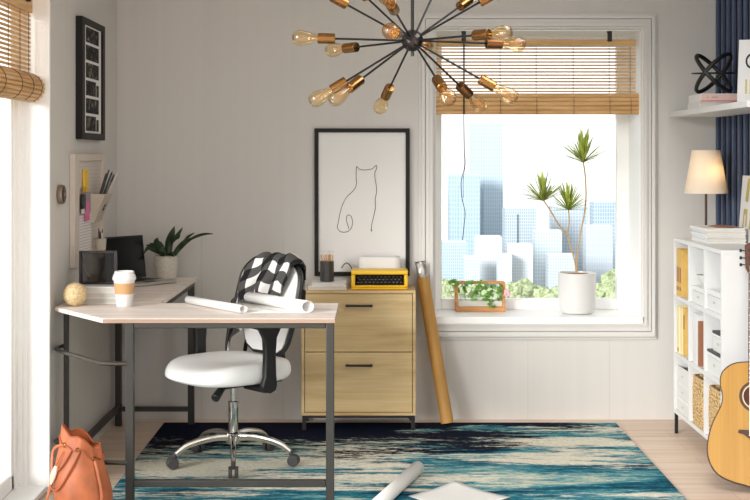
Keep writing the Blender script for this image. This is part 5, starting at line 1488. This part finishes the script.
# leaning print on the bookcase
def leaning_card(name, x_b, x_t, yA, yB, z0, z1, th_, label, cat, texts):
    tt = thing(name, (x_b, (yA + yB) / 2, z0), label, cat)
    MB().quadbox([(x_b, yA, z0), (x_b + th_, yA, z0), (x_b + th_, yB, z0), (x_b, yB, z0), (x_t, yA, z1), (x_t + th_, yA, z1), (x_t + th_, yB, z1), (x_t, yB, z1)]).build('board', M['white'], tt, smooth=0, bevel=0.001)
    return tt
lc_ = leaning_card('art_print', 1.893, 1.918, 6.30, 6.69, KT, 1.385, 0.012, 'white print with gold motifs leaning behind the magazine stack', 'print', None)
def onlean(u, v, xb_, xt_, yA, yB, z0, z1): return Vector((xb_ + (xt_ - xb_) * v - 0.0008, yB + (yA - yB) * u, z0 + (z1 - z0) * v))
def motif(pts, m, parent, name, args):
    MB().prism([onlean(u, v, *args) for u, v in pts], (-0.0008, 0, 0)).build(name, m, parent, smooth=0)
ar = (1.893, 1.918, 6.30, 6.69, KT, 1.385)
for pts in ([(0.22, 0.62), (0.34, 0.60), (0.36, 0.95), (0.27, 0.96)], [(0.42, 0.64), (0.5, 0.66), (0.48, 0.92), (0.41, 0.9)]): motif(pts, M['gold_ink'], lc_, 'gold_motif', ar)
for pts in ([(0.16, 0.22), (0.21, 0.22), (0.22, 0.42), (0.28, 0.42), (0.29, 0.24), (0.34, 0.24), (0.33, 0.5), (0.18, 0.5)], [(0.45, 0.2), (0.6, 0.22), (0.58, 0.46), (0.47, 0.44)]): motif(pts, M['gold_ink'], lc_, 'gold_motif', ar)

# ================================================================== FLOATING SHELF
sx0, sx1, sy0, sy1, sz_t = 1.672, XR - 0.0345, 5.768, 7.262, 1.731
o = MB().box(sx0, sx1, sy0, sy1, sz_t - 0.029, sz_t).build('floating_shelf', M['white'], None, loc=((sx0 + sx1) / 2, (sy0 + sy1) / 2, sz_t), bevel=0.0015)
tag(o, 'white floating shelf fixed to the navy slatted wall', 'shelf')
b1 = book('book', 1.698, 1.893, 6.70, 6.955, sz_t + 0.0005, sz_t + 0.034, M['white'], 'lower white book under the black orbit sculpture', 'book', spine='-x')
b2 = book('book', 1.702, 1.897, 6.69, 6.945, sz_t + 0.0346, sz_t + 0.0755, M['white_lacquer'], 'upper white book directly under the black orbit sculpture', 'book', spine='-x', page=M['pink_line'])
MB().box(1.704, 1.897, 6.6894, 6.69, sz_t + 0.0366, sz_t + 0.040).build('red_line', M['red'], b2, smooth=0)
for k, q in enumerate((0.03, 0.055, 0.063, 0.071, 0.08)):
    MB().box(1.704 + q, 1.704 + q + 0.004, 6.6893, 6.69, sz_t + 0.055, sz_t + 0.059).build('spine_lettering', M['gray_metal'], b2, smooth=0)
# orbit sculpture: three crossed oval bands
oc = Vector(((713.5 - CX) * 6.82 / F, 6.82, 0)); oc.z = sz_t + 0.0765 + 0.1125
orb = thing('orbit_sculpture', (oc.x, oc.y, sz_t + 0.0762), 'black sculpture of three crossed rings on the white books', 'sculpture')
def ring(R, r, rot, wide=1.9):
    pts = [rot @ Vector((R * math.cos(2 * PI * k / 48), R * math.sin(2 * PI * k / 48), 0)) + oc for k in range(48)]
    b = MB(); nrm = rot @ Vector((0, 0, 1)); rings_ = []
    vs = []
    for k in range(48):
        c = pts[k] - oc; rad = c.normalized()
        sec = [rad * r * math.cos(a_) + nrm * r * wide * math.sin(a_) for a_ in [2 * PI * j / 10 for j in range(10)]]
        vs.append([b.bm.verts.new(pts[k] + s_) for s_ in sec])
    for k in range(48):
        for j in range(10):
            b.bm.faces.new((vs[k][j], vs[k][(j + 1) % 10], vs[(k + 1) % 48][(j + 1) % 10], vs[(k + 1) % 48][j]))
    return b
Ry = lambda a: Matrix.Rotation(a, 3, 'Y'); Rx = lambda a: Matrix.Rotation(a, 3, 'X'); Rz = lambda a: Matrix.Rotation(a, 3, 'Z')
AZ = Rz(-math.atan2(oc.x, oc.y))
ring(0.108, 0.0048, AZ @ Rx(math.radians(4.5)), 0.8).build('ring', M['black'], orb)
for s in (-1, 1):
    ring(0.126, 0.0095, AZ @ Ry(math.radians(48) * s) @ Rx(math.radians(14 * s)), 1.2).build('ring', M['black'], orb)
# leaning sign on the upper shelf (towards the camera, on the shelf's near half)
sg = thing('leaning_sign', (1.80, 6.42, sz_t), 'white sign with black and gold lettering leaning on the upper shelf', 'sign')
sgA = at(736.8, 100, 6.40); 
SGX0 = sgA.x; SGT = 1.48 + (157 - 40) * 6.44 / F
def sgp(u, v, o=0.0):   # u across the face, v up, o out of the face
    base = Vector((SGX0, 6.40, sz_t + 0.0005)); ux = Vector((0.94, -0.342, 0)); vy = Vector((0.055, 0.07, 1.0)).normalized(); n_ = ux.cross(vy)
    return base + ux * u + vy * v + n_ * o
SGH = SGT - sz_t
MB().quadbox([sgp(0, 0, 0), sgp(0.17, 0, 0), sgp(0.17, 0, -0.014), sgp(0, 0, -0.014), sgp(0, SGH, 0), sgp(0.17, SGH * 1.0, 0), sgp(0.17, SGH, -0.014), sgp(0, SGH, -0.014)]).build('board', M['white'], sg, smooth=0, bevel=0.001)
def letter(s, size, u, v, m, sx_=1.0):
    me = text_mesh(s, size); b = MB(); b.bm.from_mesh(me); bpy.data.meshes.remove(me)
    for vv in b.bm.verts: c = vv.co.copy(); vv.co = sgp(u + c.x * sx_, v + c.y, 0.0012 + c.z)
    b.build('lettering', m, sg, smooth=0)
letter('O', 0.11, 0.03, SGH * 0.56, M['art_ink'], 0.8); letter('IM', 0.105, 0.030, SGH * 0.18, M['gold_ink'], 0.8)
b = MB(); b.sphere(sgp(0.078, 0.012, 0.0), 0.026, 16, (1.0, 0.5, 0.42))
MB().prism([sgp(0.02, 0.003, 0.001), sgp(0.13, 0.003, 0.001), sgp(0.13, 0.03, 0.001), sgp(0.08, 0.036, 0.001), sgp(0.05, 0.022, 0.001)], Vector((0, -0.001, 0))).build('printed_shape', M['salmon'], sg, smooth=0)
b.bm.free()

# ================================================================== GUITAR
GXc, GY0 = 1.694, 5.70
tilt = math.radians(15.5)
gt = thing('acoustic_guitar', (GXc, GY0, 0.0), 'honey coloured acoustic guitar leaning on the bookcase side', 'guitar')
gt.rotation_euler = (-tilt, 0, math.radians(-14))
half = [(0.0, 0.0), (0.03, 0.003), (0.058, 0.010), (0.094, 0.018), (0.146, 0.038), (0.180, 0.068), (0.201, 0.112), (0.2075, 0.158), (0.202, 0.215), (0.186, 0.275), (0.166, 0.322), (0.148, 0.360), (0.1405, 0.395), (0.1425, 0.428), (0.149, 0.458), (0.1495, 0.488), (0.140, 0.520), (0.114, 0.548), (0.08, 0.565), (0.03, 0.572)]
hc = crom([Vector((x, 0, z)) for x, z in half], 3)
outl = [(v.x, v.z) for v in hc if v.x > 0.002]
outl = [(0.0, 0.0)] + outl + [(0.0, 0.5725)] + [(-x, z) for x, z in outl[::-1]]
GLIFT = 0.0295
outl = [(x, z * 0.96 + GLIFT) for x, z in outl]
def gb(name, mb, m, parent=None, **k): return mb.build(name, m, parent or gt, local=True, **k)
bodyg = gb('body', MB().prism([(x, 0.004, z) for x, z in outl], (0, 0.096, 0)), M['guitar_side'], smooth=40)
gb('soundboard', MB().prism([(x * 0.988, 0.0, GLIFT + 0.003 + (z - GLIFT) * 0.99) for x, z in outl], (0, 0.0045, 0)), M['spruce'], bodyg, smooth=0)
gb('binding', MB().tube([Vector((x, 0.003, z)) for x, z in outl[1:]], 0.0028, 6, closed=True), M['rosewood'], bodyg)
hz_ = 0.424
gb('sound_hole', MB().lathe([(0.047, 0.0), (0.047, 0.001), (0.001, 0.001)], (0, 0.0004, hz_), 40, axis=(0, -1, 0)), M['hole'], bodyg)
def flat_ring(ra, rb, y):
    b = MB(); N = 56
    for k in range(N):
        a0, a1 = 2 * PI * k / N, 2 * PI * (k + 1) / N
        b.face([(ra * math.cos(a0), y, hz_ + ra * math.sin(a0)), (rb * math.cos(a0), y, hz_ + rb * math.sin(a0)), (rb * math.cos(a1), y, hz_ + rb * math.sin(a1)), (ra * math.cos(a1), y, hz_ + ra * math.sin(a1))])
    return b
gb('rosette', flat_ring(0.0575, 0.069, -0.0008), M['rosewood'], bodyg, smooth=0)
gb('rosette', flat_ring(0.047, 0.051, -0.0008), M['rosewood'], bodyg, smooth=0)
gb('rosette', flat_ring(0.051, 0.054, -0.0009), M['ivory'], bodyg, smooth=0)
bz = 0.260
gb('bridge', MB().prism([(-0.072, 0, bz + 0.016), (0.072, 0, bz + 0.016), (0.075, 0, bz + 0.002), (0.05, 0, bz - 0.004), (0.03, 0, bz - 0.020), (-0.03, 0, bz - 0.020), (-0.05, 0, bz - 0.004), (-0.075, 0, bz + 0.002)], (0, -0.009, 0)), M['rosewood'], bodyg, bevel=0.001)
for k in range(6): gb('bridge_pin', MB().cyl((-0.026 + k * 0.0104, -0.009, bz - 0.008), (-0.026 + k * 0.0104, -0.0135, bz - 0.008), 0.0028, res=8), M['ivory'], bodyg)
neck = gb('neck', MB().prism([(-0.028, 0.0, 0.575 + GLIFT), (0.028, 0.0, 0.575 + GLIFT), (0.022, 0.0, 0.985), (-0.022, 0.0, 0.985)], (0, 0.022, 0)), M['guitar_side'], bevel=0.006)
gb('fretboard', MB().prism([(-0.029, 0, 0.475), (0.029, 0, 0.475), (0.0225, 0, 0.985), (-0.0225, 0, 0.985)], (0, -0.006, 0)), M['rosewood'], neck, smooth=0)
b = MB()
for k in range(18):
    z = 0.985 - 0.51 * (1 - 2 ** (-k / 12)) * 1.55
    if z > 0.49: b.box(-0.0225 - 0.0055 * (0.985 - z) / 0.51, 0.0225 + 0.0055 * (0.985 - z) / 0.51, -0.0072, -0.006, z - 0.0009, z + 0.0009)
gb('frets', b, M['steel'], neck, smooth=0)
head = gb('headstock', MB().prism([(-0.024, 0.002, 0.985), (0.024, 0.002, 0.985), (0.036, 0.002, 1.01), (0.0385, 0.002, 1.115), (0.012, 0.002, 1.128), (-0.012, 0.002, 1.128), (-0.0385, 0.002, 1.115), (-0.036, 0.002, 1.01)], (0, 0.016, 0)), M['guitar_side'], bevel=0.002)
for s in (-1, 1):
    for q in (1.024, 1.056, 1.09):
        b = MB().cyl((s * 0.034, 0.010, q), (s * 0.052, 0.010, q), 0.0025, res=8); b.sphere((s * 0.056, 0.010, q), 0.0085, 12, (0.8, 0.6, 1)); b.cyl((s * 0.022, -0.006, q), (s * 0.022, 0.002, q), 0.004, res=10)
        gb('tuning_peg', b, M['black'], head)
for k in range(6):
    u = -0.026 + k * 0.0104
    gb('string', MB().tube([(u, -0.012, bz - 0.006), (u, -0.0125, bz + 0.006), (u * 0.66, -0.0085, 0.985), (u * 0.8, -0.004, 1.03 + 0.03 * (k % 3))], 0.0006, 5), M['steel'], neck)

# ================================================================== LEATHER BAG
bgx, bgy = -1.166, 5.285
bag = thing('bucket_bag', (bgx, bgy, 0.0105), 'tan leather drawstring bucket bag on the floor by the desk', 'bag')
NB, NR = 72, 22
def bag_pt(k, t, inset=0.0):
    a = 2 * PI * k / NB
    hx = 0.108 + 0.012 * math.sin(PI * min(1, t * 1.3)) - (0.036 * max(0, (t - 0.35) / 0.65) ** 1.2); hy = hx * 0.80
    pl_ = (max(0, t - 0.35) / 0.65) ** 1.6
    fold = 1 + pl_ * (0.07 * math.sin(4 * a + 0.6) + 0.045 * math.sin(9 * a + 2)) + 0.012 * math.sin(3 * a + 5 * t)
    x = math.cos(a) * (hx - inset) * fold; y = math.sin(a) * (hy - inset) * fold
    zt_ = 0.333 - 0.52 * x + 0.010 * math.sin(4 * a + 1)
    return Vector((bgx + x - 0.006 * t, bgy + y, 0.0105 + (zt_) * t))
b = MB(); rings = [[bag_pt(k, 0, 0.012) for k in range(NB)]]
for i in range(NR + 1): rings.append([bag_pt(k, 0.012 + 0.988 * i / NR) for k in range(NB)])
for t_ in (0.995, 0.93, 0.8): rings.append([bag_pt(k, t_, 0.006) for k in range(NB)])
b.loft(rings, True, True)
b.build('body', M['tan'], bag, smooth=60)
b = MB().tube([bag_pt(k, 1.0, 0.003) for k in range(NB)], 0.004, 8, closed=True); b.build('rim', M['tan_dark'], bag)
def on_bag(k, t, off=0.004):
    p = bag_pt(k, t); c = Vector((bgx, bgy, p.z)); return p + (p - c).normalized() * off
kf = int(NB * 0.75)     # side facing the camera
b = MB().tube([on_bag(k, 0.86 + 0.02 * math.sin(k * 0.7), 0.003) for k in range(NB)], 0.0036, 8, closed=True); b.build('drawstring', M['tan_dark'], bag)
# shoulder straps
p = [on_bag(kf + 9, 0.84), on_bag(kf + 9, 0.70, 0.010), on_bag(kf + 9, 0.4, 0.012), on_bag(kf + 8, 0.1, 0.012)]
b = MB().tube(crom(p, 8), 0.0065, 8, aspect=0.5); b.build('strap', M['tan'], bag)
p = [on_bag(kf - 10, 0.86), on_bag(kf - 15, 0.72, 0.018), Vector((bgx - 0.118, bgy - 0.05, 0.17)), Vector((bgx - 0.138, bgy - 0.05, 0.08)), Vector((bgx - 0.128, bgy - 0.055, 0.012))]
b = MB().tube(crom(p, 8), 0.006, 8, aspect=0.6); b.build('strap', M['tan'], bag)
p = [on_bag(kf - 4, 0.84), on_bag(kf - 7, 0.66, 0.010), on_bag(kf - 12, 0.46, 0.012), on_bag(kf - 11, 0.36, 0.014), on_bag(kf - 7, 0.4, 0.012), on_bag(kf - 3, 0.62, 0.010), on_bag(kf + 1, 0.85)]
b = MB().tube(crom(p, 8), 0.0042, 8); b.build('cord_loop', M['tan_dark'], bag)
for k_ in (kf - 10, kf, kf + 9):
    c = on_bag(k_, 0.86, 0.004); n_ = (c - Vector((bgx, bgy, c.z))).normalized(); s_ = n_.cross(Vector((0, 0, 1))).normalized()
    b = MB().tube([c + (s_ * math.cos(2 * PI * j / 16) + Vector((0, 0, 1)) * math.sin(2 * PI * j / 16)) * 0.0085 for j in range(16)], 0.0022, 6, closed=True)
    b.build('grommet', M['brass'], bag)
c = on_bag(kf - 10, 0.62, 0.016)
b = MB(); q0 = on_bag(kf - 9, 0.80, 0.008)
b.tube([q0, c], 0.002, 6)
b.build('tag_cord', M['tan_dark'], bag)
b = MB(); b.tube([c, c + Vector((-0.006, -0.002, -0.02)), c + Vector((-0.014, -0.003, -0.045)), c + Vector((-0.022, 0, -0.075))], [0.006, 0.011, 0.012, 0.003], 10, aspect=0.4)
tag(b.build('tassel', mat('pale tassel', (226, 210, 186), 0.6, 0.0, 0.08, (300, 300, 20)), bag), 'pale beige tassel charm')

# ================================================================== PAPERS ON THE RUG
ra = Vector((0.222, 6.02, RT + 0.0325)); rb = Vector((-0.02, 5.20, RT + 0.0325)); rax = (rb - ra)
rl = thing('paper_roll', ra, 'white rolled drawing lying on the rug beside the flat sheet', 'paper roll')
sd = rax.normalized().cross(Vector((0, 0, 1))).normalized()
prof = spiral((0, 0), 0.031, 0.020, 0.3, 4.2)
b = MB(); b.loft([[ra + rax * l + sd * u + Vector((0, 0, v)) for u, v in prof] for l in (0, 1)], False, False, closed=False)
b.build('roll', M['paper'], rl, smooth=60, mods=[('thick', 'SOLIDIFY', {'thickness': 0.0009})])
q = [Vector((0.383, 5.85, 0)), Vector((0.165, 5.63, 0)), Vector((0.365, 5.36, 0)), Vector((0.605, 5.60, 0))]
b = MB(); N = 12; rows = []
for i in range(N + 1):
    row = []
    for j in range(N + 1):
        u, v = i / N, j / N
        p = (q[0].lerp(q[1], u)).lerp(q[3].lerp(q[2], u), v)
        lift = 0.001 + 0.014 * max(0, 1 - (u + v) * 1.6) ** 2 + 0.010 * max(0, v - 0.7) * max(0, 1 - u)
        row.append((p.x, p.y, RT + 0.001 + lift))
    rows.append(row)
b.loft(rows, False, False, closed=False)
o = b.build('paper_sheet', M['paper'], None, loc=(0.38, 5.6, RT), smooth=60, mods=[('thick', 'SOLIDIFY', {'thickness': 0.0009})])
tag(o, 'flat white sheet of paper lying on the rug', 'paper')

# ================================================================== CHANDELIER
HC = at(412.4, 40.6, 5.0)
ch = thing('chandelier', (HC.x, HC.y, ZC), 'black sputnik chandelier with brass sockets and amber bulbs hanging from the ceiling', 'chandelier')
MB().sphere(HC, 0.0425, 28).build('hub', M['gunmetal'], ch)
MB().cyl(HC - Vector((0, 0, 0.06)), HC - Vector((0, 0, 0.04)), 0.006, res=12).build('finial', M['gunmetal'], ch)
MB().cyl(HC + Vector((0, 0, 0.04)), (HC.x, HC.y, ZC - 0.02), 0.0065, res=12).build('down_rod', M['rod'], ch)
MB().lathe([(0.065, 0), (0.065, -0.012), (0.05, -0.022), (0.012, -0.026)], (HC.x, HC.y, ZC - 0.0005), 30).build('ceiling_plate', M['gunmetal'], ch)
LA = 0.462
arms = [(293.2, 37.7, 0, 0), (327.5, 50.4, 1, 0), (310, 103.3, 1, 0), (331, 102, -1, 0), (378.5, 111, 1, 0), (309.4, -16, -1, 0), (383.8, -7.4, -1, 0), (342.4, -25.4, 1, 0), (388.6, 30.3, -1, 0),
        (510.7, 32.4, -1, 0), (525.6, 44.4, 1, 1), (518.9, 100.8, -1, 0), (484.3, 109.2, 1, 1), (451, 102, -1, 0), (484.4, -11.2, 1, 0), (519.4, -20.4, -1, 0), (452.4, -47.4, 1, 0), (433, 47.5, 1, 0)]
for (px, py, sg_, br) in arms:
    dy = 0.0
    for it in range(40):
        q = at(px, py, HC.y + dy); p2 = (q.x - HC.x) ** 2 + (q.z - HC.z) ** 2
        dy = 0.5 * dy + 0.5 * sg_ * math.sqrt(max(0, LA * LA - p2))
    d = (at(px, py, HC.y + dy) - HC); d.normalize()
    MB().cyl(HC + d * 0.038, HC + d * 0.302, 0.0042, res=10).build('arm', M['rod'], ch)
    so = MB().lathe([(0.008, 0.296), (0.0195, 0.298), (0.0205, 0.301), (0.0205, 0.362), (0.019, 0.364), (0.001, 0.364)], HC, 22, axis=d).build('socket', M['bronze'] if br else M['brass'], ch)
    bu = MB().lathe([(0.0145, 0.362), (0.015, 0.370), (0.0195, 0.386), (0.0265, 0.407), (0.0300, 0.425), (0.0292, 0.441), (0.0230, 0.455), (0.012, 0.4615), (0.001, 0.463)], HC, 24, axis=d, cap0=False).build('bulb', M['bulb_glass'], ch, smooth=80)
    f = MB(); qq = Vector((0, 0, 1)).rotation_difference(d)
    f.cyl(HC + d * 0.365, HC + d * 0.392, 0.0035, 0.002, 8)
    zig = []
    for k in range(9):
        a_ = 2 * PI * k / 8; rr = 0.011
        zig.append(HC + qq @ Vector((rr * math.cos(a_), rr * math.sin(a_), 0.394 if k % 2 == 0 else 0.438)))
    f.tube(zig, 0.0009, 5)
    tag(f.build('filament', M['filament'], bu), 'zigzag wire filament')

# ================================================================== LIGHT
wd = bpy.data.worlds.new('daylight'); SC.world = wd; wd.use_nodes = True
bg = wd.node_tree.nodes['Background']; bg.inputs['Color'].default_value = (0.97, 0.985, 1.0, 1); bg.inputs['Strength'].default_value = 1.15
wn = wd.node_tree; wtc = wn.nodes.new('ShaderNodeTexCoord'); wsp = wn.nodes.new('ShaderNodeSeparateXYZ'); wn.links.new(wtc.outputs['Generated'], wsp.inputs[0])
wmr = wn.nodes.new('ShaderNodeMapRange'); wmr.inputs['From Min'].default_value = -0.30; wmr.inputs['From Max'].default_value = -0.12   # bright sky and haze, darker ground far below
wn.links.new(wsp.outputs[2], wmr.inputs['Value'])
wmx = wn.nodes.new('ShaderNodeMix'); wmx.data_type = 'RGBA'; wn.links.new(wmr.outputs['Result'], wmx.inputs['Factor'])
wmx.inputs['A'].default_value = (0.26, 0.25, 0.23, 1); wmx.inputs['B'].default_value = (0.97, 0.985, 1.0, 1); wn.links.new(wmx.outputs['Result'], bg.inputs['Color'])

def area(name, loc, rot, sx_, sy_, portal=True, power=0, col=(1, 1, 1)):
    l = bpy.data.lights.new(name, 'AREA'); l.shape = 'RECTANGLE'; l.size = sx_; l.size_y = sy_; l.energy = power; l.color = col
    if portal: l.cycles.is_portal = True
    o = bpy.data.objects.new(name, l); COL.objects.link(o); o.location = loc; o.rotation_euler = rot; o['kind'] = 'helper'
    return o
area('left_window_light', (XL - 0.2, 2.1, 1.5), (0, -PI / 2, 0), 1.8, 3.0, False, 82, (1.0, 0.985, 0.965))
area('overhead_fill', (1.2, 4.6, ZC - 0.01), (0, 0, 0), 1.0, 1.2, False, 18, (1.0, 0.985, 0.965))  # added fill lamp under the ceiling, stands for no actual fixture
area('back_window_light', ((WX0 + WX1) / 2, YB + 0.45, (WZ0 + WZ1) / 2), (-PI / 2, 0, 0), WX1 - WX0, WZ1 - WZ0)
area('open_room_light', ((XL + XR) / 2, YN - 0.02, ZC / 2), (PI / 2, 0, 0), XR - XL, ZC)

sd_ = Vector((1.0, 1.3, -0.42)).normalized()
sl = bpy.data.lights.new('sunlight', 'SUN'); sl.energy = 3.85; sl.angle = math.radians(20); sl.color = (1.0, 0.975, 0.94)
so_ = bpy.data.objects.new('sunlight', sl); COL.objects.link(so_); so_.rotation_mode = 'QUATERNION'; so_.rotation_quaternion = Vector((0, 0, -1)).rotation_difference(sd_); so_.location = (-4, 3, 5)
pl_ = bpy.data.lights.new('lamp_glow', 'POINT'); pl_.energy = 0.55; pl_.color = (1, 0.78, 0.5); pl_.shadow_soft_size = 0.03
po = bpy.data.objects.new('lamp_glow', pl_); COL.objects.link(po); po.location = (lx + 0.02, ly - 0.035, 1.40); po['kind'] = 'helper'

# ================================================================== CAMERA
cd = bpy.data.cameras.new('camera'); cam = bpy.data.objects.new('camera', cd); COL.objects.link(cam)
cam.location = (0, 0, CH); cam.rotation_euler = (PI / 2, 0, 0)
cd.sensor_width = 36.0; cd.sensor_fit = 'HORIZONTAL'; cd.lens = F / 750 * 36.0
cd.shift_x = (375 - CX) / 750; cd.shift_y = -(250 - HY) / 750
cd.clip_end = 5000
SC.camera = cam
SC.view_settings.view_transform = 'Standard'; SC.view_settings.look = 'None'; SC.view_settings.gamma = 1; SC.view_settings.use_curve_mapping = False
SC.view_settings.exposure = 0.57
SC.cycles.max_bounces = 10; SC.cycles.diffuse_bounces = 6; SC.cycles.transparent_max_bounces = 24
SC.cycles.caustics_reflective = False; SC.cycles.caustics_refractive = False
SC.cycles.sample_clamp_indirect = 6.0
